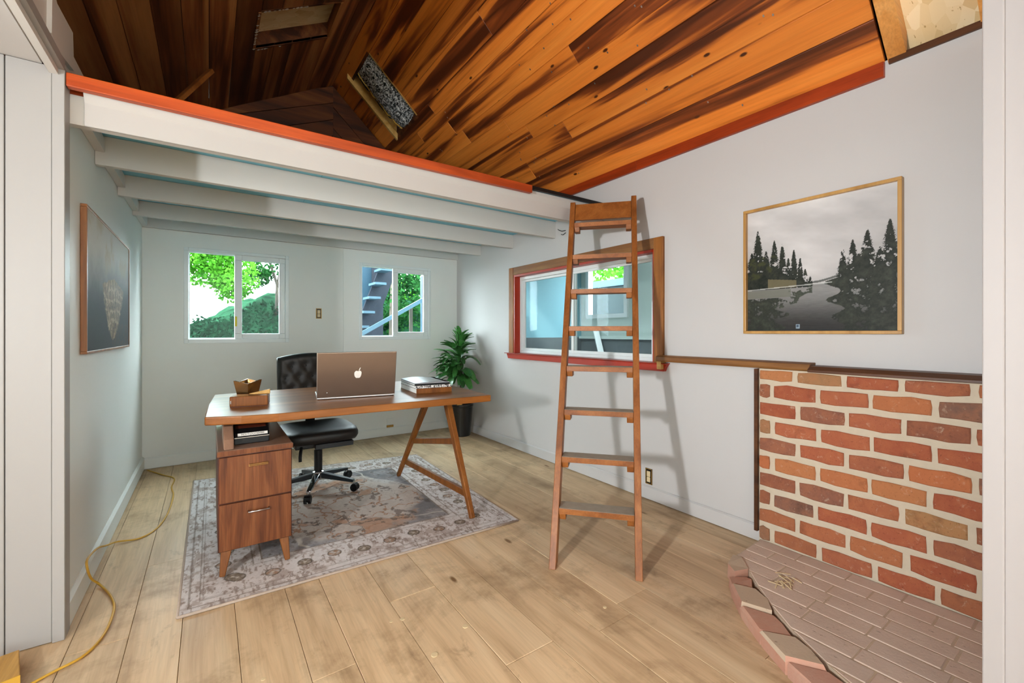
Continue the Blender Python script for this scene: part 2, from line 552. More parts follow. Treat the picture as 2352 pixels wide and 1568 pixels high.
def foil():
    k = NT('crumpled_foil_insulation')
    v = k.coord(False)
    f = k.noise(v, 17, 4, 0.65, 3.5)
    k.base(k.ramp(f, [(0.42, '060808'), (0.48, '4A5052'), (0.53, 'EEF2F2'), (0.60, 'FFFFFF'), (0.66, '101414')]))  # white highlights painted into the silver and black foil colour
    k.bump(f, 1.0, 0.02)
    return k.set(0.28, 0.15, 0.7)
M['foil'] = foil()

def vcol(name, rough=0.6, spec=0.3, bump=0.0):
    k = NT(name)
    a = k.n('ShaderNodeAttribute', attribute_name='print')
    k.l(a.outputs['Color'], k.b.inputs['Base Color'])
    if bump:
        k.bump(k.noise(k.coord(False), 260, 3, 0.6), bump, 0.004)
    return k.set(rough, 0, spec)
M['print'] = vcol('printed_picture', 0.5, 0.2)
M['print_l'] = vcol('printed_abstract', 0.6, 0.15)
M['rug'] = vcol('woven_rug_pile', 0.95, 0.1, 0.6)
M['rug_edge'] = paint('rug_binding', 'A8988A', 0.95, 0.15, 60, 0.4, 0.1)

# value noise for the printed things
def vnoise(u, v, seed, octaves=5, freq=4.0, gain=0.55):
    r = np.random.default_rng(seed)
    out = np.zeros_like(u)
    amp, tot = 1.0, 0.0
    for o in range(octaves):
        g = r.random((64, 64))
        x, y = u * freq, v * freq
        xi, yi = np.floor(x).astype(int), np.floor(y).astype(int)
        fx, fy = x - xi, y - yi
        fx, fy = fx * fx * (3 - 2 * fx), fy * fy * (3 - 2 * fy)
        a, b = g[xi % 64, yi % 64], g[(xi + 1) % 64, yi % 64]
        c, d = g[xi % 64, (yi + 1) % 64], g[(xi + 1) % 64, (yi + 1) % 64]
        out += amp * ((a * (1 - fx) + b * fx) * (1 - fy) + (c * (1 - fx) + d * fx) * fy)
        tot += amp
        amp *= gain
        freq *= 2.03
    return out / tot

def sstep(a, b, x):
    t = np.clip((x - a) / (b - a), 0, 1)
    return t * t * (3 - 2 * t)

def printed(name, P, nu, nv, fn, m, parent):
    # grid whose corner colours are a flat print
    uu, vv = np.meshgrid((np.arange(nu + 1)) / nu, (np.arange(nv + 1)) / nv)
    mb = MB()
    mb.grid(P, nu, nv)
    o = obj(name, mb, m, parent)
    c = fn(uu, vv).reshape(-1, 3)
    c = np.clip(c, 0, 1)
    c = np.where(c <= 0.04045, c / 12.92, ((c + 0.055) / 1.055) ** 2.4)
    at = o.data.color_attributes.new('print', 'FLOAT_COLOR', 'POINT')
    at.data.foreach_set('color', np.concatenate([c, np.ones((len(c), 1))], 1).astype(np.float32).ravel())
    return o

def text(body, size, M4, m, parent, name='lettering', ext=0.0004):
    cu = bpy.data.curves.new(name, 'FONT')
    cu.body = body
    cu.size = size
    cu.extrude = ext
    cu.align_x = 'CENTER'
    cu.align_y = 'CENTER'
    tmp = bpy.data.objects.new(name + '_tmp', cu)
    me = bpy.data.meshes.new_from_object(tmp)
    bpy.data.objects.remove(tmp)
    mb = MB()
    mb.add([v.co for v in me.vertices], [tuple(p.vertices) for p in me.polygons])
    bpy.data.meshes.remove(me)
    mb.xf(M4)
    return obj(name, mb, m, parent)

# ------------------------------------------------------------------ the room
XL, XR, YB = -0.48, 2.60, 4.97
RIDGE_X, RIDGE_Z, MR, ML = 1.10, 3.87, 0.94, 0.56
zr = lambda x: RIDGE_Z - MR * (x - RIDGE_X)
zl = lambda x: RIDGE_Z - ML * (RIDGE_X - x)

# floor and its planks
floor = struct('floor', MB().box(-3.2, 2.75, -5.5, 5.1, -0.12, -0.022), M['subfloor'])
fx = [-3.2, -2.97, -2.74, -2.51, -2.28, -2.05, -1.82, -1.6, -1.39, -1.18, -0.98, -0.79, -0.60, -0.44, -0.26, -0.09, 0.093, 0.292, 0.44, 0.661, 0.88, 1.10, 1.29, 1.48, 1.68, 1.87, 2.07, 2.26, 2.45, 2.62]
joints = {0.88: [1.30, 3.4], 1.48: [1.315, 3.9], 0.292: [1.62, 3.6], 0.093: [3.1], 1.10: [2.35], 0.661: [1.9, 4.2], -0.26: [2.9], 2.07: [1.95, 3.5], 2.26: [1.55, 2.9]}
for i in range(len(fx) - 1):
    y1 = 4.99 if fx[i] > -0.65 else 2.45
    js = joints.get(fx[i])
    if js is None:
        js = [random.uniform(0.2, 1.4)]
        if y1 > 3:
            js.append(js[0] + random.uniform(1.4, 2.4))
    ys = [-5.5, -1.9] + [j for j in js if j < y1 - 0.3] + [y1]
    for a, b in zip(ys, ys[1:]):
        t = -random.uniform(0, 0.0016)
        struct('plank', MB().box(fx[i] + 0.0008, fx[i + 1] - 0.0008, a + 0.001, b - 0.001, -0.022, t), M['floor'], floor, bevel=0.0012, seg=1)

for x, y, rr_ in ((0.690, 1.497, 0.013), (0.665, 1.76, 0.010), (0.62, 1.77, 0.007), (0.318, 1.545, 0.011), (0.155, 1.73, 0.008), (0.86, 1.57, 0.012), (1.42, 1.33, 0.008), (0.93, 2.05, 0.008)):
    struct('plug', MB().lathe([(rr_, -0.004), (rr_, 0.0006), (rr_ * 0.8, 0.0010)], (x, y, 0), 14), M['plug'], floor)

# back wall with two windows; dark boarded gable above the loft
W1 = (-0.188, 0.672, 1.098, 1.978)
W2 = (1.373, 2.233, 1.115, 1.98)
wall_back = struct('wall_back', panel_with_holes(MB(), 'y', YB, YB + 0.12, (-0.6, 2.75), (-0.02, 2.21), [W1, W2]), M['wall_lifted'])
for wdw, x0, x1 in ((W1, -0.341, 0.821), (W2, 1.205, 2.397)):
    struct('panel', panel_with_holes(MB(), 'y', YB - 0.012, YB, (x0, x1), (0.945, 2.115), [wdw]), M['wall_lifted'], wall_back)
struct('gable_backing', MB().prism([(-1.6, 2.2), (2.75, 2.2), (2.75, zr(2.75) + 0.1), (RIDGE_X, RIDGE_Z + 0.1), (-1.6, zl(-1.6) + 0.1)], 'y', YB + 0.02, YB + 0.12), M['dark_gap'], wall_back)
bw = 0.165
for k in range(9):
    for side in (-1, 1):
        m_, z_ = (MR, zr) if side > 0 else (0.42, lambda x: RIDGE_Z - 0.42 * (RIDGE_X - x))
        dz = bw * math.hypot(1, m_)
        top = RIDGE_Z - k * dz - 0.02
        xe = 2.66 if side > 0 else -1.55
        pts = []
        for x, off in ((RIDGE_X, 0), (xe, 0), (xe, dz - 0.006), (RIDGE_X, dz - 0.006)):
            pts.append((x, top - m_ * abs(x - RIDGE_X) - off))
        lo = 2.21
        # clip the run where it falls below the loft floor
        if pts[1][1] < lo + dz:
            x_end = RIDGE_X + side * max(0.02, (top - dz - lo) / m_)
            pts = [(RIDGE_X, top), (x_end, top - m_ * abs(x_end - RIDGE_X)), (x_end, top - m_ * abs(x_end - RIDGE_X) - dz + 0.006), (RIDGE_X, top - dz + 0.006)]
        if top - dz < lo + 0.05:
            continue
        struct('board', MB().prism(pts, 'y', YB - 0.005 + random.uniform(-0.008, 0.004), YB + 0.02), M['gable'], wall_back)

# left wall under the loft, and the white sheet standing above it
wall_left = struct('wall_left', MB().box(-0.60, XL, 2.42, YB, -0.02, 2.2), M['wall_lifted'])
struct('panel', MB().prism([(-5.45, 2.2), (2.86, 2.2), (2.84, 2.30), (2.83, 2.395), (2.56, 2.39), (2.54, 2.455), (2.31, 2.432), (2.24, 2.47), (-5.45, 2.47)], 'x', -0.505, XL), M['beam_white'], wall_left)
struct('panel', MB().prism([(2.24, 2.28), (2.31, 2.26), (2.56, 2.30), (2.54, 2.45), (2.31, 2.43), (2.25, 2.46)], 'x', XL - 0.001, XL + 0.014), M['beam_white'], wall_left)
struct('attic_side_panel', MB().box(-1.62, -1.56, -5.5, 5.1, 2.1, 2.6), M['dark_gap'], wall_left)

# right wall with its window
W3 = (1.955, 3.685, 0.985, 1.79)
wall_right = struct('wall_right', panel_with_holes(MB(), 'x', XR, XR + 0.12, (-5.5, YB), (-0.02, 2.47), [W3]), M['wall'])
struct('top_plate', MB().prism([(-5.5, 2.44), (0.66, 2.445), (0.66, 2.475), (-5.5, 2.48)], 'x', XR - 0.012, XR + 0.05), M['rail_dark'], wall_right)

# entry wall at the left of the frame
wall_entry = struct('wall_entry', MB().box(-3.2, -0.50, 2.415, 2.50, -0.02, 2.23), M['dark_gap'])
for a, b in ((-0.6195, -0.4985), (-1.20, -0.6225), (-1.80, -1.203), (-2.40, -1.803), (-3.2, -2.403)):
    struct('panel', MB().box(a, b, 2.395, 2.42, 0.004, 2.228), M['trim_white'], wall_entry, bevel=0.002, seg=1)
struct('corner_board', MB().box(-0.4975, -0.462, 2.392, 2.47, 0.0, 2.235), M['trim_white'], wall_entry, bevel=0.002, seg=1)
ceiling_entry = struct('ceiling_entry', MB().box(-3.2, -0.525, -5.5, 2.40, 2.23, 2.27), M['wall'])
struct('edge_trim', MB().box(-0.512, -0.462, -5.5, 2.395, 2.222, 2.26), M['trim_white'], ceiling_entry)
struct('gap_strip', MB().box(-0.526, -0.511, -5.5, 2.395, 2.24, 2.26), M['pine'], ceiling_entry)

# rear of the room, behind the camera, and the white wall end at the right edge of the frame
struct('wall_rear', MB().box(-3.2, 2.72, -5.6, -5.5, -0.02, 4.0), M['vinyl'])
struct('wall_side', MB().box(-3.3, -3.2, -5.6, 2.5, -0.02, 2.3), M['wall'])
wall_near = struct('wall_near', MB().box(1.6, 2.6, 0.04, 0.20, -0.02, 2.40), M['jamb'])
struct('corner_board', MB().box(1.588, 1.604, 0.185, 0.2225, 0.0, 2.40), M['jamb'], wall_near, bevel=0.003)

# roof: cedar planks on the right slope, dark planks on the left one
ceiling = struct('ceiling', MB().prism([(RIDGE_X, RIDGE_Z + 0.16), (2.8, zr(2.8) + 0.16), (2.8, zr(2.8) + 0.20), (RIDGE_X, RIDGE_Z + 0.20)], 'y', -5.55, 5.15)
                 .prism([(RIDGE_X, RIDGE_Z + 0.16), (RIDGE_X, RIDGE_Z + 0.20), (-1.7, zl(-1.7) + 0.20), (-1.7, zl(-1.7) + 0.16)], 'y', -5.55, 5.15), M['dark_gap'])
HR = (1.21, 1.675, 4.05, 4.60)
HL = (0.30, 0.83, 3.48, 3.95)
def roof_plank(x0, x1, y0, y1, zf, m_, mat):
    n = math.hypot(1, m_)
    o = random.uniform(0, 0.005)
    th = 0.02 * n
    mb = MB().prism([(x0, zf(x0) + o), (x1, zf(x1) + o), (x1, zf(x1) + th + o), (x0, zf(x0) + th + o)], 'y', y0, y1)
    struct('plank', mb, mat, ceiling, bevel=0.0015, seg=1)
rx = [1.10, 1.21, 1.32, 1.43, 1.545, 1.675, 1.76, 1.844, 1.94, 2.04, 2.137, 2.225, 2.334, 2.45, 2.61]
for i in range(len(rx) - 1):
    a, b = rx[i] + 0.0018, rx[i + 1] - 0.0018
    segs, y = [], 0.675
    while y < 4.98:
        y2 = y + random.uniform(1.4, 3.6)
        if y2 > 4.4: y2 = 5.0
        segs.append((y, min(y2, 5.0)))
        y = y2
    inh = rx[i] >= HR[0] - 0.01 and rx[i + 1] <= HR[1] + 0.01
    for s0, s1 in segs:
        cuts = [(s0, s1)]
        if inh:
            cuts = [(p, q) for p, q in ((s0, min(s1, HR[2])), (max(s0, HR[3]), s1)) if q - p > 0.02]
        for p, q in cuts:
            roof_plank(a, b, p + 0.001, q - 0.001, zr, MR, M['ceil'])
lx = [-1.6, -1.44, -1.28, -1.12, -0.98, -0.84, -0.70, -0.55, -0.42, -0.28, -0.14, 0.0, 0.15, 0.30, 0.43, 0.56, 0.70, 0.83, 0.97, 1.10]
for i in range(len(lx) - 1):
    a, b = lx[i] + 0.0014, lx[i + 1] - 0.0014
    inh = lx[i] >= HL[0] - 0.01 and lx[i + 1] <= HL[1] + 0.01
    mid = random.uniform(2.6, 3.3)
    for s0, s1 in ((-5.5, mid), (mid, 5.0)):
        cuts = [(s0, s1)]
        if inh:
            cuts = [(p, q) for p, q in ((s0, min(s1, HL[2])), (max(s0, HL[3]), s1)) if q - p > 0.02]
        for p, q in cuts:
            roof_plank(a, b, p, q - 0.002, zl, ML, M['ceil_dark'])
# bare roof bay above the camera: rafters and strand board
nz = 0.075 * math.hypot(1, MR)
struct('strand_board', MB().prism([(RIDGE_X, RIDGE_Z + nz), (2.7, zr(2.7) + nz), (2.7, zr(2.7) + nz + 0.02), (RIDGE_X, RIDGE_Z + nz + 0.02)], 'y', -5.5, 0.62), M['osb'], ceiling)
for y0, y1 in ((0.598, 0.664), (0.30, 0.366), (-0.2, -0.13), (-0.7, -0.63), (-1.2, -1.13)):
    struct('rafter', MB().prism([(RIDGE_X, RIDGE_Z - 0.01), (2.60, zr(2.60) - 0.004), (2.60, zr(2.60) + nz), (RIDGE_X, RIDGE_Z + nz)], 'y', y0, y1), M['rafter'], ceiling)
# boarded-over skylight in the dark slope
def hole_box(x0, x1, y0, y1, zf, h, mats, lip):
    t = 0.018
    def pz(x, o): return zf(x) + o
    for (ya, yb) in ((y0 - t, y0), (y1, y1 + t)):
        struct('reveal_board', MB().prism([(x0, pz(x0, -lip)), (x1, pz(x1, -lip)), (x1, pz(x1, h)), (x0, pz(x0, h))], 'y', ya, yb), mats[0], ceiling)
    for xa, xb in ((x0 - t, x0), (x1, x1 + t)):
        struct('reveal_board', MB().prism([(xa, pz(xa, -0.002)), (xb, pz(xb, -0.002)), (xb, pz(xb, h)), (xa, pz(xa, h))], 'y', y0, y1), mats[1], ceiling)
hole_box(HL[0], HL[1], HL[2], HL[3], zl, 0.145, (M['ceil_dark'], M['ceil_dark']), 0.0)
struct('strand_board', MB().prism([(HL[0] - 0.02, zl(HL[0] - 0.02) + 0.13), (HL[1] + 0.02, zl(HL[1] + 0.02) + 0.13), (HL[1] + 0.02, zl(HL[1] + 0.02) + 0.15), (HL[0] - 0.02, zl(HL[0] - 0.02) + 0.15)], 'y', HL[2] - 0.02, HL[3] + 0.02), M['osb'], ceiling)
hole_box(HR[0], HR[1], HR[2], HR[3], zr, 0.15, (M['pine'], M['gable']), 0.0)
struct('reveal_board', MB().prism([(HR[0] - 0.06, zr(HR[0] - 0.06) - 0.05), (HR[1], zr(HR[1]) - 0.05), (HR[1], zr(HR[1]) + 0.02), (HR[0] - 0.06, zr(HR[0] - 0.06) + 0.02)], 'y', HR[3] - 0.03, HR[3] - 0.002), M['pine'], ceiling)
# torn foil insulation bulging out of the hole in the cedar slope
def foil_pt(u, v):
    x = HR[0] + 0.005 + (HR[1] - HR[0] - 0.01) * u
    y = HR[2] + 0.005 + (HR[3] - HR[2] - 0.10) * v
    bulge = 0.075 * math.sin(math.pi * v) * (0.4 + 0.6 * math.sin(math.pi * min(1, max(0, u))))
    j = 0.016 * math.sin(u * 31 + 7 * math.sin(v * 19)) * math.sin(v * 27 + 5 * math.sin(u * 23))
    return (x, y, zr(x) + 0.05 - bulge * 1.6 + j)
ins = struct('insulation', MB().grid(foil_pt, 60, 40), M['foil'], ceiling, smooth=True)
tag(ins, 'crumpled silver and black foil insulation')
for k, v in ((0, 0.82), (1, 0.95)):
    pts = []
    for i in range(13):
        p = foil_pt(i / 12, v)
        pts.append((p[0], p[1], p[2] - 0.012 - 0.006 * math.sin(i)))
    struct('cable', MB().tube(pts, 0.006, 6), M['cord'] if k == 0 else M['black'], ceiling)
# torn paper edges around the skylight
tp = MB()
for k in range(46):
    q = random.random()
    if q < 0.4: x, y = HL[0] - 0.012, random.uniform(HL[2], HL[3])
    elif q < 0.75: x, y = random.uniform(HL[0], HL[0] + 0.33), HL[2] - 0.012
    else: x, y = random.uniform(HL[0], HL[0] + 0.3), HL[3] + 0.012
    s_ = random.uniform(0.005, 0.013)
    z = zl(x) - 0.004
    tp.add([(x - s_, y, z - s_ * ML), (x, y - s_ * 1.2, z - 0.004), (x + s_, y, z + s_ * ML), (x, y + s_, z - 0.002)], [(0, 1, 2), (0, 2, 3), (0, 3, 1), (1, 3, 2)])
t_ = struct('torn_paper_edge', tp, M['paper'], ceiling)
t_['kind'] = 'stuff'

nh = MB()
for k in range(60):
    x = random.uniform(1.75, 2.55); y = random.uniform(0.8, 4.2)
    z = zr(x) - 0.001
    nh.add([(x + dx * 0.004, y + dy * 0.004, z - dx * 0.004 * MR - 0.001) for dx, dy in ((-1, -1), (1, -1), (1, 1), (-1, 1))], [(0, 1, 2, 3)])
n_ = struct('nail_heads', nh, M['alu_edge'], ceiling)
n_['kind'] = 'stuff'

# trims
def board_run(name, x0, x1, y0, y1, z0, z1, m, axis, n):
    root = struct(name, MB().box(x0, x0 + (x1 - x0) / (n if axis == 'x' else 1), y0, y0 + (y1 - y0) / (n if axis == 'y' else 1), z0, z1), m, bevel=0.002, seg=1)
    for k in range(1, n):
        if axis == 'x':
            d = (x1 - x0) / n
            mb = MB().box(x0 + d * k + 0.001, x0 + d * (k + 1), y0, y1, z0, z1)
        else:
            d = (y1 - y0) / n
            mb = MB().box(x0, x1, y0 + d * k + 0.001, y0 + d * (k + 1), z0, z1)
        struct('board', mb, m, root, bevel=0.002, seg=1)
    return root
trim_1 = board_run('trim_1', XR - 0.024, XR, 0.675, 4.96, 2.392, 2.462, M['orange_trim_y'], 'y', 3)
# baseboards
struct('baseboard_back', MB().prism([(YB, 0.006), (YB - 0.016, 0.006), (YB - 0.016, 0.088), (YB - 0.006, 0.1), (YB, 0.1)], 'x', XL, XR), M['wall_lifted'])
struct('baseboard_left', MB().prism([(XL, 0.006), (XL + 0.016, 0.006), (XL + 0.016, 0.1), (XL + 0.004, 0.112), (XL, 0.112)], 'y', 2.47, YB), M['wall_lifted'])
struct('baseboard_right', MB().prism([(XR, 0.006), (XR - 0.016, 0.006), (XR - 0.016, 0.088), (XR - 0.006, 0.096), (XR, 0.096)], 'y', 1.20, YB), M['wall'])

# loft: deck boards painted blue underneath, orange nosing, white joists and their bearers
deck = empty('loft_deck', (1.0, 3.7, 2.2), 'sleeping loft floor of sheets painted blue underneath, lying on the white joists', 'loft')
struct('attic_board', MB().box(-1.56, -0.506, 2.43, YB, 2.2, 2.222), M['gable'], wall_left)
for a, b in ((XL, 0.6), (0.6, 1.62), (1.62, XR)):
    for c, d in ((2.43, 3.1), (3.1, 4.4), (4.4, YB)):
        obj('deck_sheet', MB().box(a + 0.001, b - 0.001, c + 0.001, d - 0.001, 2.212, 2.228), M['blue'], deck)
nose = obj('edge_board', MB().box(-0.46, 1.84, 2.395, 2.43, 2.166, 2.220), M['orange_trim'], deck, bevel=0.004)
tag(nose, 'orange varnished board along the loft edge')
obj('edge_strip', MB().box(1.845, XR, 2.41, 2.43, 2.198, 2.222), M['black'], deck)
JY = [(2.455, 2.046), (3.04, 2.060), (3.71, 2.074), (4.37, 2.095)]
where = ['nearest the camera, under the orange edge board', 'second from the loft edge', 'third from the loft edge', 'deepest, just in front of the window wall']
for k, (y, z) in enumerate(JY):
    if k == 0:
        j = empty('joist', (1.06, y + 0.03, z), 'white painted loft joist ' + where[k], 'joist')
        obj('beam', MB().box(XL + 0.001, XR, y + 0.014, y + 0.055, z, 2.165), M['beam_white'], j)
        obj('face_board', MB().prism([(y, z - 0.003), (y + 0.014, z - 0.003), (y + 0.014, 2.198), (y - 0.022, 2.198), (y - 0.022, 2.175), (y, 2.135)], 'x', -0.418, XR), M['beam_white_dim'], j, bevel=0.002, seg=1)
        tag(obj('joist_end', MB().box(XL + 0.001, -0.42, y + 0.016, y + 0.05, 2.165, 2.198), M['orange_trim'], j), 'bare orange timber showing in the gap')
    else:
        j = obj('joist', MB().box(XL + 0.001, XR, y, y + 0.042, z, 2.211), M['beam_white'], bevel=0.003)
        tag(j, 'white painted loft joist ' + where[k], 'joist')
    j['group'] = 'white loft joists'
    y1 = JY[k + 1][0] if k < 3 else YB - 0.03
    o = obj('ledger_block', MB().box(XL + 0.001, XL + 0.04, y + 0.058, y1 - 0.004, 2.125, 2.198), M['beam_white'], bevel=0.002)
    tag(o, 'white bearer block on the left wall ' + ['between the first and second joist', 'between the second and third joist', 'between the third and fourth joist', 'between the last joist and the window wall'][k], 'bearer', 'bearer blocks between the joists')
tag(obj('joist', MB().box(XL + 0.001, XR - 0.001, YB - 0.03, YB - 0.001, 2.12, 2.211), M['beam_white']), 'white plate along the top of the window wall, behind the last joist', 'joist', 'white loft joists')
# loose brace up in the loft
tag(obj('brace', MB().bar((-0.215, 3.9, 2.80), (0.014, 4.12, 3.235), 0.045, 0.03), M['ladder_step'], bevel=0.003), 'short bare timber brace standing in the dark loft under the skylight', 'brace')
tag(obj('timber_offcut', MB().box(-0.05, 0.09, 3.3, 3.36, 2.223, 2.42), M['gable'], bevel=0.003), 'stub of timber in the loft, right of the slanted brace', 'timber')

# ------------------------------------------------------------------ windows
def slider(name, X, Y, latch):
    x0, x1, z0, z1 = X
    fr = struct(name, panel_with_holes(MB(), 'y', Y - 0.02, Y + 0.07, (x0, x1), (z0, z1), [(x0 + 0.034, x1 - 0.034, z0 + 0.04, z1 - 0.03)]), M['vinyl'], bevel=0.004)
    xm = x0 + (x1 - x0) * 0.5
    a, b, c, d = x0 + 0.034, xm + 0.012, z0 + 0.04, z1 - 0.03
    s1 = struct('fixed_pane_frame', panel_with_holes(MB(), 'y', Y + 0.03, Y + 0.06, (a, b), (c, d), [(a + 0.008, b - 0.03, c + 0.01, d - 0.008)]), M['vinyl'], fr)
    struct('glass_pane', MB().box(a + 0.008, b - 0.03, Y + 0.042, Y + 0.046, c + 0.01, d - 0.008), M['glass'], s1)
    a, b = xm - 0.04, x1 - 0.034
    s2 = struct('sliding_sash', panel_with_holes(MB(), 'y', Y - 0.005, Y + 0.028, (a, b), (c, d), [(a + 0.062, b - 0.055, c + 0.05, d - 0.052)]), M['vinyl'], fr, bevel=0.004)
    struct('glass_pane', MB().box(a + 0.062, b - 0.055, Y + 0.010, Y + 0.014, c + 0.05, d - 0.052), M['glass'], s2)
    if latch:
        tag(struct('latch_tag', MB().box(a + 0.002, a + 0.02, Y - 0.012, Y - 0.005, c + 0.12, c + 0.215), M['yellow'], s2), 'yellow latch tag')
    return fr
slider('window_1', W1, YB, True)
slider('window_2', W2, YB, False)

# window_3 in the right wall: fir casing, red reveals, aluminium slider, red sill
win3 = struct('window_3', MB().box(XR + 0.10, XR + 0.12, W3[0], W3[1], W3[2] - 0.02, W3[2] + 0.005), M['vinyl'])
y0, y1, z0, z1 = W3
cw = 0.078
struct('casing', MB().box(XR - 0.022, XR, y1, y1 + cw, z0 - 0.01, z1 + cw), M['window_wood'], win3, bevel=0.003)
struct('casing', MB().box(XR - 0.022, XR, y0 - cw, y0, z0 - 0.03, z1 + cw), M['window_wood'], win3, bevel=0.003)
struct('casing', MB().box(XR - 0.0215, XR, y0, y1, z1, z1 + cw), M['rail_wood'], win3, bevel=0.003)
struct('reveal', MB().box(XR - 0.016, XR + 0.10, y1 - 0.02, y1 - 0.0005, z0, z1), M['red'], win3)
struct('reveal', MB().box(XR - 0.004, XR + 0.10, y0 + 0.0005, y0 + 0.02, z0, z1), M['red'], win3)
struct('reveal', MB().box(XR - 0.016, XR + 0.10, y0 + 0.02, y1 - 0.02, z1 - 0.02, z1 - 0.0005), M['red'], win3)
struct('sill', MB().prism([(XR - 0.05, z0 - 0.005), (XR + 0.1, z0 - 0.005), (XR + 0.1, z0 + 0.003), (XR - 0.055, z0 + 0.003), (XR - 0.06, z0 - 0.001)], 'y', y0 - 0.12, y1 + 0.115), M['red'], win3, bevel=0.002)
struct('apron', MB().prism([(y0 - 0.09, z0 - 0.055), (y1 + 0.085, z0 - 0.055), (y1 + 0.095, z0 - 0.03), (y1 + 0.11, z0 - 0.006), (y0 - 0.115, z0 - 0.006), (y0 - 0.10, z0 - 0.03)], 'x', XR - 0.03, XR), M['red'], win3, bevel=0.002)
fo = panel_with_holes(MB(), 'x', XR + 0.05, XR + 0.10, (y0 + 0.02, y1 - 0.02), (z0 + 0.003, z1 - 0.02), [(y0 + 0.045, y1 - 0.045, z0 + 0.03, z1 - 0.05)])
struct('frame', fo, M['vinyl'], win3, bevel=0.003)
ym = (y0 + y1) / 2 + 0.05
for nm, a, b, off in (('sash', ym - 0.02, y1 - 0.045, 0.075), ('sash', y0 + 0.045, ym + 0.02, 0.055)):
    s_ = struct(nm, panel_with_holes(MB(), 'x', XR + off, XR + off + 0.018, (a, b), (z0 + 0.03, z1 - 0.05), [(a + 0.03, b - 0.03, z0 + 0.055, z1 - 0.072)]), M['vinyl'], win3, bevel=0.002)
    struct('glass_pane', MB().box(XR + off + 0.007, XR + off + 0.011, a + 0.03, b - 0.03, z0 + 0.055, z1 - 0.072), M['glass'], s_)

# ------------------------------------------------------------------ brick wall and hearth
XB = 2.50
YE = 1.20
bwall = empty('brick_wall', (2.55, 0.65, 0.0), 'red brick chimney wall with wide cream mortar joints beside the white wall', 'brick wall')
tag(obj('mortar', MB().box(XB + 0.006, XR + 0.0, 0.2, YE - 0.001, 0.0, 1.0), M['mortar'], bwall), 'cream mortar')
def brick_mesh(a, b, z0, z1, xf, depth, rnd):
    # brick face with chipped, uneven outline; faces -X
    mb = MB()
    j = lambda s=0.005: random.uniform(-s, s)
    ys = [b, b - (b - a) * 0.33, a + (b - a) * 0.33, a]
    ring = [(ys[0] - 0.0015 + j(.002), z0 + 0.004 + j(.003)), (ys[1], z0 + j(.004)), (ys[2], z0 + j(.004)), (ys[3] + 0.0015 + j(.002), z0 + 0.004 + j(.003)),
            (ys[3] + j(.0015), (z0 + z1) / 2 + j()), (ys[3] + 0.0015 + j(.002), z1 - 0.004 + j(.003)), (ys[2], z1 + j(.004)), (ys[1], z1 + j(.004)), (ys[0] - 0.0015 + j(.002), z1 - 0.004 + j(.003)), (ys[0] + j(.0015), (z0 + z1) / 2 + j())]
    n = len(ring)
    cy, cz = (a + b) / 2, (z0 + z1) / 2
    back = [(xf + depth, y, z) for y, z in ring]
    mid = [(xf + 0.003, y, z) for y, z in ring]
    fr = [(xf + random.uniform(-0.001, 0.001), y + (cy - y) * 0.05, z + (cz - z) * 0.10) for y, z in ring]
    vs = back + mid + fr
    fs = []
    for r in (0, 1):
        for i in range(n):
            k = (i + 1) % n
            fs.append((r * n + i, r * n + k, (r + 1) * n + k, (r + 1) * n + i))
    fs.append(tuple(range(2 * n, 3 * n)))
    return mb.add(vs, fs)
pitch = 0.0975
zt = 0.995
row = 0
z = zt
while z > 0.05:
    h = 0.075 if row else 0.060
    zb = z - h
    off = random.uniform(-0.006, 0.006)
    if row == 0:
        edges = [YE - 0.004, 1.03]
    elif row % 2 == 1:
        edges = [YE - 0.004, 1.141]
    else:
        edges = [YE - 0.004, 1.016]
    first = True
    b = edges[0]
    while b > 0.22:
        L = (edges[0] - edges[1]) if first else random.uniform(0.188, 0.202)
        a = max(b - L, 0.205)
        if b - a > 0.03:
            obj('brick', brick_mesh(a + 0.001, b, max(zb, 0.03) + random.uniform(0, 0.004), z - random.uniform(0, 0.003), XB + random.uniform(-0.003, 0.002), 0.05, 1), M['brick'], bwall)
        b = a - random.uniform(0.014, 0.024)
        first = False
    z -= pitch if row else 0.078
    row += 1
trim_2 = struct('trim_2', MB().box(XB - 0.012, XR, YE, YE + 0.02, 0.10, 0.998), M['rail_dark'], bevel=0.002, seg=1)
# rails on top of the brick and across the white wall
trim_3 = struct('trim_3', MB().prism([(XR, 1.0), (XR - 0.07, 1.0), (XR - 0.075, 1.012), (XR - 0.07, 1.034), (XR - 0.045, 1.042), (XR, 1.042)], 'y', 0.96, 1.90), M['rail_wood'], bevel=0.002, seg=1)
struct('end_block', MB().box(XR - 0.06, XR, 1.865, 1.90, 0.945, 1.0), M['pine'], trim_3, bevel=0.003)
trim_4 = struct('trim_4', MB().prism([(XR, 0.998), (XB - 0.016, 0.998), (XB - 0.016, 1.012), (XB + 0.01, 1.028), (XR, 1.03)], 'y', 0.2, 0.955), M['rail_dark'], bevel=0.002, seg=1)

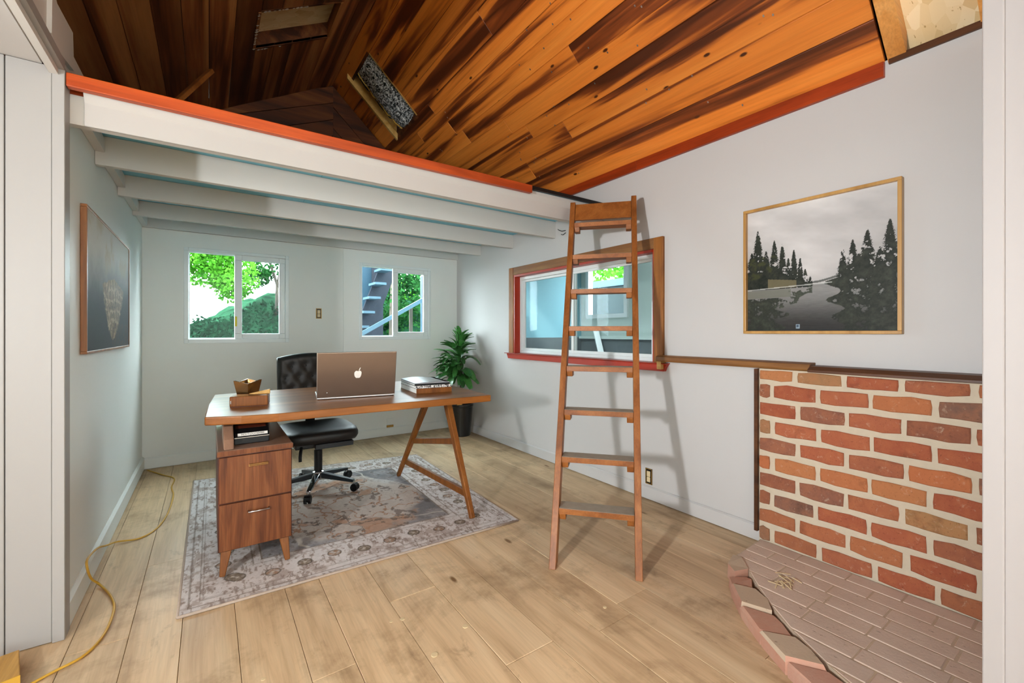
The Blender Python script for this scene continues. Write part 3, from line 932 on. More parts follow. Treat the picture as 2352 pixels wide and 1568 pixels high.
hearth = empty('hearth', (2.1, 0.7, 0), 'low dusty brick hearth with a broken ragged edge on the plank floor', 'hearth')
HE = [(2.50, 1.205), (2.19, 1.19), (2.06, 1.13), (1.93, 1.03), (1.80, 0.90), (1.69, 0.74), (1.60, 0.58), (1.53, 0.40), (1.50, 0.21)]
def edge_y(x):
    for (xa, ya), (xb, yb) in zip(HE, HE[1:]):
        if xb <= x <= xa:
            return ya + (yb - ya) * (x - xa) / (xb - xa)
    return 0.21
HEi = [(2.50, 1.19), (2.215, 1.175), (2.13, 1.07), (2.01, 0.96), (1.88, 0.82), (1.785, 0.68), (1.70, 0.52), (1.64, 0.36), (1.62, 0.21)]
def edge_in(x):
    for (xa, ya), (xb, yb) in zip(HEi, HEi[1:]):
        if xb <= x <= xa:
            return ya + (yb - ya) * (x - xa) / (xb - xa)
    return 0.21
tag(obj('mortar', MB().prism([(2.50, 0.2)] + [(x, y) for x, y in HEi], 'z', 0.0, 0.0582), M['edge_pale'], hearth), 'dusty mortar bed')
x = 2.498
r_ = 0
while x > 1.64:
    xa = max(x - 0.092, 1.63)
    y = min(edge_in(xa), edge_in(x))
    first = True
    while y > 0.23:
        L = random.uniform(0.19, 0.205) * (0.55 if (first and r_ % 2) else 1)
        ya = max(y - L, 0.21)
        if first:
            top = [(xa + 0.004, edge_in(xa + 0.004) - 0.004), (x - 0.001, edge_in(x - 0.001) - 0.004), (x - 0.001, ya), (xa + 0.004, ya)]
        else:
            top = [(xa + 0.004, y), (x - 0.001, y), (x - 0.001, ya), (xa + 0.004, ya)]
        zt_ = 0.0605 + random.uniform(-0.0015, 0.0015)
        obj('brick', MB().prism(top, 'z', 0.04, zt_), M['hearth'], hearth, bevel=0.003, seg=1)
        y = ya - 0.005
        first = False
    x = xa - 0.002
    r_ += 1
# broken bricks along the ragged edge: (outer corner, outer corner, inner, inner, top, pale)
chunks = [([(2.205, 1.185), (2.085, 1.150), (2.03, 1.085), (2.125, 1.065), (2.205, 1.14)], 0.068, 1),
          ([(2.015, 1.105), (1.955, 1.060), (2.00, 0.985), (2.075, 1.025), (2.085, 1.055)], 0.050, 0),
          ([(1.950, 1.060), (1.835, 0.955), (1.885, 0.845), (1.955, 0.895), (2.000, 0.975)], 0.064, 1),
          ([(1.830, 0.950), (1.735, 0.830), (1.80, 0.735), (1.85, 0.795), (1.875, 0.84)], 0.056, 0),
          ([(1.732, 0.825), (1.655, 0.705), (1.715, 0.60), (1.77, 0.665), (1.795, 0.73)], 0.066, 1),
          ([(1.652, 0.70), (1.595, 0.58), (1.655, 0.475), (1.695, 0.53), (1.712, 0.595)], 0.058, 0),
          ([(1.592, 0.575), (1.545, 0.43), (1.615, 0.345), (1.645, 0.40), (1.655, 0.47)], 0.064, 1),
          ([(1.543, 0.425), (1.52, 0.25), (1.60, 0.22), (1.62, 0.33)], 0.060, 0)]
for poly, h, pale in chunks:
    n = len(poly)
    c = (sum(p[0] for p in poly) / n, sum(p[1] for p in poly) / n)
    mid = [(p[0] + random.uniform(-.006, .006), p[1] + random.uniform(-.006, .006), h * random.uniform(0.7, 0.8)) for p in poly]
    bot = [(p[0] + (c[0] - p[0]) * 0.04, p[1] + (c[1] - p[1]) * 0.04, 0.0) for p in poly]
    top = [(p[0] + (c[0] - p[0]) * random.uniform(.04, .12), p[1] + (c[1] - p[1]) * random.uniform(.04, .12), h + random.uniform(-.004, .004)) for p in poly]
    fs = [tuple(range(n - 1, -1, -1)), tuple(range(2 * n, 3 * n))]
    for q in (0, 1):
        fs += [(q * n + i, q * n + (i + 1) % n, (q + 1) * n + (i + 1) % n, (q + 1) * n + i) for i in range(n)]
    bo = obj('brick', MB().add(bot + mid + top, fs), M['edge_red'], hearth)
    bo.data.materials.append(M['edge_pale'])
    if pale:
        bo.data.polygons[1].material_index = 1
        for i in range(n):
            if random.random() < 0.25: bo.data.polygons[2 + n + i].material_index = 1
        tag(bo, 'broken brick capped with pale mortar')
# splinters on the hearth
sp = MB()
for k in range(13):
    a = random.uniform(0, math.pi)
    cx, cy = 2.15 + random.gauss(0, 0.03), 0.91 + random.gauss(0, 0.022)
    L = random.uniform(0.015, 0.04)
    sp.bar((cx - L * math.cos(a), cy - L * math.sin(a), 0.064), (cx + L * math.cos(a), cy + L * math.sin(a), 0.066 + random.uniform(0, .012)), 0.004, 0.003)
o = obj('wood_splinters', sp, M['plug'])
tag(o, 'small scatter of wood splinters lying on the dusty hearth', 'debris', kind='stuff')

# ------------------------------------------------------------------ ladder
LM = Matrix(((0.656, 0.755, 0, 1.562), (-0.755, 0.656, 0, 1.531), (0, 0, 1, 0), (0, 0, 0, 1)))
lad = empty('ladder', (1.562, 1.531, 0), 'brown wooden loft ladder with flat treads leaning against the loft edge', 'ladder')
K = 0.45
rl = math.hypot(1, K)
for sgn, top in ((-1, 2.135), (1, 2.155)):
    xo = sgn * 0.2115
    dpt = 0.075 * rl
    poly = [(0, 0.0), (dpt, 0.0), (dpt + K * top, top - 0.0), (K * top, top + 0.0)]
    obj('side_rail', MB().prism(poly, 'x', xo - 0.0175, xo + 0.0175).xf(LM), M['ladder'], lad, bevel=0.003)
for i in range(8):
    zt_ = 0.268 + 0.2427 * i
    yf = K * zt_ - 0.004
    st = obj('step', MB().box(-0.193, 0.193, yf, yf + 0.105, zt_ - 0.030, zt_ - 0.0012).xf(LM), M['ladder_step'], lad, bevel=0.002)
    tag(obj('tread_surface', MB().box(-0.192, 0.192, yf + 0.004, yf + 0.104, zt_ - 0.0014, zt_).xf(LM), M['tread_top'], st), 'grey worn tread')
    for sgn in (-1, 1):
        a, b = (-0.193, -0.158) if sgn < 0 else (0.158, 0.193)
        zc = zt_ - 0.030
        poly = [(yf + 0.002, zc), (yf + 0.09, zc), (yf + 0.085, zc - 0.032), (yf + 0.012, zc - 0.032)]
        obj('cleat', MB().prism(poly, 'x', a, b).xf(LM), M['ladder_step'], st, bevel=0.002)
poly = [(K * 1.99 + 0.012, 1.99), (K * 1.99 + 0.034, 1.99), (K * 2.118 + 0.034, 2.118), (K * 2.118 + 0.012, 2.118)]
obj('top_board', MB().prism(poly, 'x', -0.193, 0.193).xf(LM), M['ladder_step'], lad, bevel=0.002)

# ------------------------------------------------------------------ rug
RC = [(-0.108, 2.295), (1.611, 2.247), (1.66, 4.02), (-0.10, 4.33)]
rug = empty('rug', (0.77, 3.2, 0), 'faded grey and beige oriental rug under the desk', 'rug')
def rug_pt(u, v, z=0.011):
    a = Vector(RC[0]).lerp(Vector(RC[1]), u)
    b = Vector(RC[3]).lerp(Vector(RC[2]), u)
    p = a.lerp(b, v)
    return (p.x, p.y, z)
def rug_fn(u, v):
    W_, H_ = 1.73, 1.95
    x, y = u * W_, v * H_
    n1 = vnoise(u, v, 1, 6, 9.0, 0.65)
    n2 = vnoise(u, v, 2, 5, 30.0, 0.7)
    n3 = vnoise(u * 3, v, 3, 4, 40.0, 0.7)
    base = np.stack([0.82 + 0 * u, 0.795 + 0 * u, 0.785 + 0 * u], -1)
    def put(c, col, a):
        a = np.clip(a, 0, 1)[..., None]
        return c * (1 - a) + np.array(col) * a
    c = base
    c = put(c, (0.66, 0.60, 0.57), sstep(0.50, 0.62, n2) * 0.75)
    c = put(c, (0.53, 0.46, 0.42), sstep(0.57, 0.65, n3) * 0.65)
    d = np.minimum(np.minimum(x, W_ - x), np.minimum(y, H_ - y))
    # inner field
    inn = sstep(0.335, 0.345, d)
    c = put(c, (0.66, 0.63, 0.615), inn * (0.35 + 0.65 * sstep(0.4, 0.6, n1)))
    # grey-blue corner pieces of the field
    cx_, cy_ = np.abs(x - W_ / 2) / (W_ / 2 - 0.34), np.abs(y - H_ / 2) / (H_ / 2 - 0.34)
    nb_ = vnoise(u, v, 9, 3, 6.0)
    cor = inn * sstep(1.12, 1.18, cx_ + cy_ + 0.5 * (nb_ - 0.5))
    c = put(c, (0.47, 0.465, 0.475), cor * (0.55 + 0.4 * sstep(0.35, 0.6, n1)))
    # medallion of curls and scattered flowers
    rr = np.hypot((x - W_ / 2) / 0.55, (y - H_ * 0.46) / 0.60) + 0.5 * (vnoise(u, v, 13, 4, 8.0) - 0.5)
    med = inn * sstep(1.0, 0.88, rr)
    c = put(c, (0.76, 0.71, 0.67), med * 0.75)
    q1 = vnoise(u, v, 14, 4, 16.0, 0.5)
    q2 = vnoise(u, v, 15, 4, 13.0, 0.5)
    c = put(c, (0.62, 0.46, 0.36), med * sstep(0.035, 0.012, np.abs(q1 - 0.52)) * 0.8)
    c = put(c, (0.68, 0.52, 0.42), med * sstep(0.60, 0.66, q2) * 0.7)
    c = put(c, (0.40, 0.35, 0.32), med * sstep(0.022, 0.008, np.abs(q2 - 0.60)) * 0.7)
    c = put(c, (0.36, 0.32, 0.30), inn * sstep(0.66, 0.70, vnoise(u, v, 16, 4, 34.0, 0.6)) * 0.55)
    vine = np.abs(vnoise(u, v, 17, 3, 7.0, 0.4) - 0.5)
    c = put(c, (0.80, 0.77, 0.73), inn * (1 - med) * sstep(0.02, 0.008, vine) * 0.8)
    # border lines
    for q, w_, a in ((0.035, 0.004, 0.55), (0.075, 0.004, 0.5), (0.085, 0.003, 0.4), (0.295, 0.004, 0.55), (0.335, 0.006, 0.7)):
        c = put(c, (0.40, 0.345, 0.30), sstep(w_, w_ * 0.3, np.abs(d - q)) * a)
    # rosettes and sprigs along the border band
    ex = np.where(np.minimum(x, W_ - x) < np.minimum(y, H_ - y), y, x)
    per = 0.148
    kx = np.floor(ex / per)
    lx_ = (ex / per - kx - 0.5) * per
    ly_ = d - 0.185
    inb = (d > 0.09) & (d < 0.29)
    alt = (kx % 2)
    r1 = np.hypot(lx_, ly_ - 0.02 * np.sin(kx * 2.1))
    ros = np.where(inb, sstep(0.036, 0.030, r1), 0)
    petal = 0.5 + 0.5 * np.cos(np.arctan2(ly_, lx_) * 5)
    c = put(c, (0.46, 0.41, 0.35), ros * (0.5 + 0.4 * petal) * np.where(alt > 0, 1.0, 0.55))
    c = put(c, (0.62, 0.45, 0.34), ros * np.where(alt > 0, 0.0, 0.6) * petal)
    c = put(c, (0.25, 0.22, 0.19), np.where(inb, sstep(0.004, 0.002, np.abs(r1 - 0.033)), 0) * 0.6)
    c = put(c, (0.80, 0.76, 0.70), np.where(inb, sstep(0.010, 0.006, r1), 0) * 0.8)
    sp_ = np.where(inb, sstep(0.82, 0.95, np.sin(ex * 74 + 6 * n1) * np.sin(d * 70 + 5 * n1)), 0)
    c = put(c, (0.50, 0.42, 0.36), sp_ * 0.6)
    c = c * (0.93 + 0.14 * vnoise(u, v, 5, 4, 120.0, 0.8))[..., None]
    return c
printed('pile', rug_pt, 420, 470, rug_fn, M['rug'], rug)
eb = MB()
for a, b in ((0, 1), (1, 2), (2, 3), (3, 0)):
    pa, pb = RC[a], RC[b]
    eb.tube([(pa[0] + (pb[0] - pa[0]) * t / 6, pa[1] + (pb[1] - pa[1]) * t / 6, 0.0065) for t in range(7)], 0.0065, 8)
obj('binding', eb, M['rug_edge'], rug, smooth=True)
ZR = 0.0135

# ------------------------------------------------------------------ desk
desk = empty('desk', (0.8, 3.0, 0), 'walnut writing desk with a thick slab top and an A-frame leg on its right', 'desk')
top = [(-0.018, 2.575), (0.13, 2.515), (0.29, 2.478), (0.6, 2.468), (0.95, 2.450), (1.25, 2.434), (1.515, 2.416), (1.545, 3.0), (1.565, 3.545), (0.9, 3.56), (0.03, 3.47), (-0.005, 3.0)]
obj('desk_top', MB().prism(top, 'z', 0.748, 0.79), M['walnut'], desk, bevel=0.006, seg=3)
def leg(name, pts, wx, wy, w2):
    mb = MB()
    n = len(pts) - 1
    for i in range(n):
        f0, f1 = i / n, (i + 1) / n
        mb.bar(pts[i], pts[i + 1], wx + (w2[0] - wx) * f0, wy + (w2[1] - wy) * f0, (1, 0, 0), (wx + (w2[0] - wx) * f1, wy + (w2[1] - wy) * f1))
    return obj(name, mb, M['desk_leg'], desk, bevel=0.006)
leg('leg', [(1.36, 2.76, 0.748), (1.379, 2.424, ZR)], 0.055, 0.042, (0.032, 0.032))
leg('leg', [(1.372, 3.05, 0.748), (1.290, 3.505, ZR)], 0.050, 0.040, (0.030, 0.030))
obj('crossbar', MB().bar((1.345, 3.30, 0.335), (1.366, 2.64, 0.465), 0.032, 0.042), M['desk_leg'], desk, bevel=0.008, seg=3)
obj('stretcher', MB().bar((1.318, 3.42, 0.15), (1.374, 2.49, 0.155), 0.028, 0.045), M['desk_leg'], desk, bevel=0.006)
obj('support', MB().box(0.08, 0.32, 3.20, 3.235, 0.626, 0.748), M['cab_side'], desk, bevel=0.003)
tag(obj('bracket', MB().box(1.29, 1.325, 2.462, 2.475, 0.738, 0.748), M['brass'], desk), 'small brass bracket')

# drawer cabinet carrying the left end of the desk
cab = empty('drawer_cabinet', (0.2, 2.9, 0), 'two-drawer walnut cabinet on splayed legs under the left end of the desk', 'cabinet')
cx0, cx1, cy0, cy1 = 0.035, 0.357, 2.52, 3.25
body = obj('body', MB().box(cx0, cx1, cy0 + 0.016, cy1, 0.132, 0.598), M['cab_side'], cab, bevel=0.003)
obj('top_panel', MB().box(cx0 - 0.002, cx1 + 0.002, cy0, cy1 + 0.002, 0.598, 0.626), M['cab_top'], cab, bevel=0.004)
tag(obj('front_lip', MB().box(cx0 - 0.003, cx1 + 0.003, cy0 - 0.003, cy0 + 0.001, 0.600, 0.624), M['drawer'], cab), 'red-brown front edge of the top')
for a, b in ((0.372, 0.592), (0.140, 0.364)):
    d = obj('drawer', MB().box(cx0 + 0.005, cx1 - 0.005, cy0, cy0 + 0.018, a, b), M['drawer'], cab, bevel=0.002)
    xm = 0.205
    if a > 0.3:
        obj('handle', MB().box(xm - 0.043, xm + 0.043, cy0 - 0.006, cy0 + 0.001, b - 0.052, b - 0.044).box(xm - 0.043, xm + 0.043, cy0 - 0.003, cy0 + 0.001, b - 0.060, b - 0.052), M['bronze'], d, bevel=0.002)
    else:
        obj('handle', MB().tube([(xm - 0.045, cy0, b - 0.05), (xm - 0.045, cy0 - 0.018, b - 0.05), (xm + 0.045, cy0 - 0.018, b - 0.05), (xm + 0.045, cy0, b - 0.05)], 0.0045, 8), M['chrome'], d, smooth=True)
for x, y, dx, dy in ((cx0 + 0.035, cy0 + 0.05, -0.018, -0.03), (cx1 - 0.035, cy0 + 0.05, 0.015, -0.03), (cx0 + 0.035, cy1 - 0.05, -0.015, 0.02), (cx1 - 0.035, cy1 - 0.05, 0.015, 0.02)):
    obj('leg', MB().bar((x, y, 0.132), (x + dx, y + dy, ZR), 0.045, 0.045, (0, 1, 0), (0.024, 0.024)), M['desk_leg'], cab, bevel=0.004)

# black slant-fronted box with a label strip, standing on the cabinet
bx = empty('letter_box', (0.18, 2.72, 0.626), 'black slant-fronted box with a white lettered strip, standing on the drawer cabinet', 'box')
prof = [(2.62, 0.626), (2.62, 0.664), (2.632, 0.682), (2.70, 0.722), (2.83, 0.732), (2.83, 0.626)]
obj('case', MB().prism(prof, 'x', 0.105, 0.262), M['black'], bx, bevel=0.004)
th = math.atan2(0.722 - 0.682, 2.70 - 2.632)
tag(obj('side_cheek', MB().prism([(2.535, 0.626), (2.57, 0.668), (2.64, 0.722), (2.72, 0.742), (2.86, 0.745), (2.86, 0.626)], 'x', 0.058, 0.102), M['cab_top'], bx, bevel=0.006), 'grey rounded side cheek')
Mt = Matrix.Translation((0.187, 2.619, 0.671)) @ Matrix.Rotation(R(56), 4, 'X')
lab = obj('label_strip', MB().box(-0.067, 0.067, -0.0075, 0.0075, 0, 0.0012).xf(Matrix.Translation((0.187, 2.6255, 0.6745)) @ Matrix.Rotation(R(58), 4, 'X')), M['paper'], bx)
text('INC0177I JOCATA0V0000', 0.0108, Matrix.Translation((0.187, 2.6243, 0.6752)) @ Matrix.Rotation(R(58), 4, 'X') @ Matrix.Diagonal((0.86, 1.35, 1, 1)), M['black'], lab)
tag(obj('trim_line', MB().box(0.106, 0.262, 2.6185, 2.621, 0.659, 0.6615), M['chrome'], bx), 'thin bright line')
tag(obj('top_strip', MB().box(-0.07, 0.066, -0.012, 0.012, 0, 0.001).xf(Matrix.Translation((0.183, 2.672, 0.7068)) @ Matrix.Rotation(th, 4, 'X')), M['cab_side'], bx), 'brown inlaid strip')

# ------------------------------------------------------------------ on the desk
ZT = 0.7905
DA = -0.103
def dm(x, y, rz=0): return Matrix.Translation((x, y, ZT)) @ Matrix.Rotation(rz, 4, 'Z')
hold = empty('desk_organizer', (0.19, 2.85, ZT), 'low wooden tray block with a slanted back lip, at the desk left end', 'organizer')
m4 = dm(0.191, 2.855, -0.2)
obj('tray_block', MB().box(-0.092, 0.092, -0.05, 0.05, 0.002, 0.058).xf(m4), M['desk_leg'], hold, bevel=0.005)
obj('base_strip', MB().box(-0.09, 0.09, -0.048, 0.048, 0, 0.003).xf(m4), M['cab_side'], hold)
obj('back_lip', MB().prism([(-0.01, 0.056), (0.094, 0.056), (0.094, 0.082), (-0.01, 0.061)], 'y', 0.030, 0.05).xf(m4), M['pine'], hold, bevel=0.002)
tag(obj('badge', MB().box(-0.088, -0.083, -0.0515, -0.05, 0.018, 0.036).xf(m4), M['chrome'], hold), 'tiny bright badge')
cup = MB()
m5 = dm(0.186, 2.965, 0.25)
n = 6
ring = []
for z_, r_, sq in ((0.0, 0.054, 0), (0.05, 0.056, 0.2), (0.125, 0.074, 0.8)):
    for k in range(n):
        a = 2 * math.pi * k / n + 0.3
        ring.append((r_ * 1.12 * math.cos(a), r_ * 0.8 * math.sin(a), z_ + (0.012 * sq * (1 if k % 2 else -1))))
fs = []
for q in (0, 1):
    for k in range(n):
        a, b, c, d = q * n + k, q * n + (k + 1) % n, (q + 1) * n + (k + 1) % n, (q + 1) * n + k
        fs += [(a, b, c), (a, c, d)]
fs.append(tuple(range(n - 1, -1, -1)))
inner = [(x * 0.86, y * 0.82, max(z_, 0.006)) for x, y, z_ in ring]
off = len(ring)
fs2 = [tuple(i + off for i in reversed(f)) for f in fs]
rim = [(2 * n + k, 2 * n + (k + 1) % n, off + 2 * n + (k + 1) % n, off + 2 * n + k) for k in range(n)]
cup.add(ring + inner, fs + fs2 + rim).xf(m5)
tag(obj('pencil_cup', cup, M['bronze']), 'faceted bronze metal cup standing behind the wooden tray block', 'cup')

lap = empty('laptop', (0.76, 2.95, ZT), 'open silver-brown laptop seen from the back of its lid, in the middle of the desk', 'laptop')
m6 = Matrix.Translation((0.7625, 2.795, ZT)) @ Matrix.Rotation(math.atan2(2.759 - 2.83, 0.99 - 0.535), 4, 'Z')
base = obj('base', MB().box(-0.231, 0.231, 0.0, 0.33, 0.002, 0.014).xf(m6), M['alu_edge'], lap, bevel=0.004)
obj('bottom', MB().box(-0.226, 0.226, 0.004, 0.326, 0.0, 0.003).xf(m6), M['black'], lap)
obj('keyboard', MB().box(-0.205, 0.205, 0.05, 0.18, 0.0138, 0.0148).xf(m6), M['black'], base)
tilt = R(14)
m7 = m6 @ Matrix.Translation((0, 0.004, 0.014)) @ Matrix.Rotation(tilt, 4, 'X')
lid = obj('lid', MB().box(-0.231, 0.231, -0.008, 0.0, 0.0, 0.285).xf(m7), M['alu'], lap, bevel=0.004, seg=3)
obj('screen', MB().box(-0.218, 0.218, 0.0, 0.001, 0.015, 0.272).xf(m7), M['black'], lid)
tag(obj('lid_edge', MB().box(-0.2325, -0.2285, -0.0085, 0.0005, 0.0, 0.285).xf(m7), M['alu_edge'], lid), 'bright left edge of the lid')
logo = [(0.0, 0.020), (0.008, 0.0235), (0.017, 0.021), (0.0215, 0.012), (0.0205, 0.0), (0.0175, -0.012), (0.011, -0.022), (0.004, -0.0235), (0.0, -0.022), (-0.004, -0.0235), (-0.011, -0.022), (-0.0185, -0.012), (-0.021, 0.0), (-0.0205, 0.012), (-0.015, 0.021), (-0.007, 0.0235)]
lg = MB().prism([(x, z_ + 0.142) for x, z_ in logo], 'y', -0.0092, -0.0078)
lg.prism([(0.004, 0.168), (0.009, 0.167), (0.016, 0.184), (0.012, 0.186)], 'y', -0.0092, -0.0078)
tag(obj('emblem', lg.xf(m7), M['paper'], lid), 'pale rounded fruit-shaped emblem with a stalk')
obj('stud', MB().lathe([(0.003, 0), (0.003, 0.0015), (0.0015, 0.002)], (0, 0, 0), 8).xf(m7 @ Matrix.Translation((-0.175, -0.008, 0.03)) @ Matrix.Rotation(R(90), 4, 'X')), M['chrome'], lid)

def book(name, cx, cy, rz, wx, wy, z0, h, cover, label, cat='book'):
    b = empty(name, (cx, cy, ZT + z0), label, cat, 'books stacked on the right of the desk')
    m_ = Matrix.Translation((cx, cy, ZT + z0)) @ Matrix.Rotation(rz, 4, 'Z')
    t = 0.0025
    obj('pages', MB().box(-wx / 2 + 0.003, wx / 2 - 0.003, -wy / 2 + (0.003 if h > .012 else 0.0), wy / 2 - 0.003, t, h - t).xf(m_), M['paper'], b)
    obj('cover', MB().box(-wx / 2, wx / 2, -wy / 2, wy / 2, h - t, h).box(-wx / 2, wx / 2, -wy / 2, wy / 2, 0, t).box(-wx / 2, wx / 2, -wy / 2 - 0.001, -wy / 2 + t, 0, h).xf(m_), M[cover], b, bevel=0.001, seg=1)
    return b
M['book_grey'] = plain('grey_blue_cover', 'A8A9B0', 0.3)
M['book_speckle'] = None
k_ = NT('speckled_cover')
k_.base(k_.ramp(k_.noise(k_.coord(False), 120, 3), [(0.45, '3A3636'), (0.55, 'D8D6D4')]))
M['book_speckle'] = k_.set(0.5)
book('book', 1.268, 2.905, -0.08, 0.25, 0.37, 0.0, 0.034, 'desk_leg', 'thick book with a brown spine, lowest of the stack on the desk')
book('book', 1.266, 2.905, -0.09, 0.25, 0.36, 0.0345, 0.018, 'book_speckle', 'book with a white and black speckled spine, in the middle of the desk stack')
book('book', 1.262, 2.907, -0.10, 0.245, 0.35, 0.053, 0.013, 'black', 'thin book with a black spine, third up in the desk stack')
mg = MB()
m8 = Matrix.Translation((1.262, 2.905, ZT + 0.0665)) @ Matrix.Rotation(-0.11, 4, 'Z')
def mag_pt(u, v): return ((u - 0.5) * 0.245, (v - 0.5) * 0.35, 0.004 + 0.008 * math.sin(math.pi * min(1, u * 1.2)) * (0.4 + 0.6 * v))
mg.grid(mag_pt, 10, 10)
for (i, j) in ():
    pass
mg.box(-0.1225, 0.1225, -0.175, 0.175, 0, 0.004)
tag(obj('magazine', mg.xf(m8), M['book_grey'], smooth=False), 'pale grey magazine with a curled cover, topmost of the desk stack', 'magazine', 'books stacked on the right of the desk')

# ------------------------------------------------------------------ office chair
ch = empty('office_chair', (0.68, 3.55, 0), 'black leather swivel chair with a tufted back and chrome star base, behind the desk', 'chair')
hub = Vector((0.68, 3.55, 0))
for k in range(5):
    a = R(-114 + 72 * k)
    d = Vector((math.cos(a), math.sin(a), 0))
    lg_ = obj('base_leg', MB().bar(hub + d * 0.02 + Vector((0, 0, 0.125)), hub + d * 0.285 + Vector((0, 0, 0.088)), 0.05, 0.042, (0, 0, 1), (0.03, 0.022)), M['chrome'] if k == 0 else M['blackmetal'], ch, bevel=0.006)
    c = hub + d * 0.285
    cs = obj('caster', MB().tube([c + Vector((0, 0, 0.055)), c + Vector((0, 0, 0.09))], 0.009, 8), M['chrome'], lg_)
    s_ = d.cross(Vector((0, 0, 1)))
    wc = c + Vector((0, 0, ZR + 0.027)) + d * 0.008
    cs_m = MB()
    for q in (-1, 1):
        cs_m.tube([wc + s_ * q * 0.006, wc + s_ * q * 0.022], 0.027, 14)
    cs_m.tube([wc + s_ * -0.02 + Vector((0, 0, 0.008)), wc + s_ * 0.02 + Vector((0, 0, 0.008))], 0.024, 10)
    obj('caster_wheel', cs_m, M['black'], lg_)
obj('hub', MB().lathe([(0.04, 0.09), (0.045, 0.10), (0.042, 0.15), (0.032, 0.155)], hub, 20), M['chrome'], ch, smooth=False)
obj('gas_lift', MB().lathe([(0.029, 0.13), (0.029, 0.31), (0.027, 0.312), (0.018, 0.313), (0.018, 0.37)], hub, 20), M['black'], ch)
mech = obj('mechanism', MB().box(0.50, 0.86, 3.40, 3.66, 0.362, 0.405), M['black'], ch, bevel=0.008)
obj('lever', MB().tube([(0.54, 3.40, 0.375), (0.525, 3.34, 0.36), (0.52, 3.325, 0.33), (0.52, 3.32, 0.30)], 0.011, 8), M['black'], ch, smooth=True)
obj('rail_plate', MB().box(0.62, 0.88, 3.32, 3.40, 0.368, 0.402), M['blackmetal'], ch, bevel=0.003)
def rbox(x0, x1, y0, y1, z0, z1, e=0.03, nx=4, ny=4):
    mb = MB()
    mb.box(x0, x1, y0, y1, z0, z1)
    return mb
def seat_mesh():
    # padded cushion: superellipse rings
    mb = MB()
    prof = [(0.0, 0.0), (0.80, 0.0), (0.96, 0.012), (1.0, 0.035), (1.0, 0.06), (0.965, 0.082), (0.86, 0.094), (0.6, 0.098), (0.3, 0.096), (0.0, 0.095)]
    n = 40
    vs, fs = [], []
    for r_, z_ in prof:
        for k in range(n):
            a = 2 * math.pi * k / n
            c_, s_ = math.cos(a), math.sin(a)
            p = 5.0
            q = (abs(c_) ** p + abs(s_) ** p) ** (-1 / p)
            vs.append((0.67 + 0.262 * r_ * c_ * q, 3.54 + 0.265 * r_ * s_ * q, 0.405 + z_))
    for i in range(len(prof) - 1):
        for k in range(n):
            fs.append((i * n + k, i * n + (k + 1) % n, (i + 1) * n + (k + 1) % n, (i + 1) * n + k))
    return mb.add(vs, fs)
obj('seat', seat_mesh(), M['leather'], ch, smooth=True)
BT = []
for j in range(4):
    for i in range(5 if j % 2 == 0 else 4):
        BT.append((0.10 + 0.20 * i + (0.10 if j % 2 else 0.0), 0.30 + 0.17 * j))
def back_front(u, v):
    x = 0.445 + 0.49 * u
    arch = 0.035 * (1 - (2 * u - 1) ** 2) * v
    z_ = 0.52 + 0.475 * v + arch
    y = 3.815 + 0.05 * v - 0.02 * (1 - (2 * u - 1) ** 2)
    edge = min(u, 1 - u, v, 1 - v)
    y += 0.03 * max(0, 1 - edge / 0.07) ** 2
    for a, b in BT:
        d2 = ((u - a) * 0.49) ** 2 + ((v - b) * 0.475) ** 2
        y += 0.013 * math.exp(-d2 / 0.0011)
    # diagonal creases between the buttons
    s1 = abs(((u * 5 + v * 2.94) % 1.0) - 0.26)
    y += 0.003 * math.exp(-(s1 / 0.12) ** 2)
    return (x, y, z_)
bm_ = MB()
bm_.grid(back_front, 60, 60)
def back_rear(u, v):
    p = back_front(1 - u, v)
    return (p[0], 3.90 + 0.05 * v, p[2])
bm_.grid(back_rear, 12, 12)
rim_f = [back_front(t / 20, 1) for t in range(21)] + [back_front(1, 1 - t / 20) for t in range(1, 21)] + [back_front(1 - t / 20, 0) for t in range(1, 21)] + [back_front(0, t / 20) for t in range(1, 20)]
rim_b = [(p[0], 3.90 + 0.05 * (p[2] - 0.52) / 0.51, p[2]) for p in rim_f]
nn = len(rim_f)
bm_.add(rim_f + rim_b, [(i, (i + 1) % nn, nn + (i + 1) % nn, nn + i) for i in range(nn)])
bk = obj('backrest', bm_, M['leather'], ch, smooth=True)
for a, b in BT:
    p = back_front(a, b)
    obj('button', MB().lathe([(0.010, -0.002), (0.010, 0.001), (0.006, 0.004)], (0, 0, 0), 8).xf(Matrix.Translation((p[0], p[1] - 0.001, p[2])) @ Matrix.Rotation(R(90), 4, 'X')), M['leather'], bk)
obj('back_bracket', MB().box(0.65, 0.72, 3.66, 3.91, 0.37, 0.40).box(0.65, 0.72, 3.89, 3.915, 0.37, 0.56), M['black'], ch, bevel=0.004)

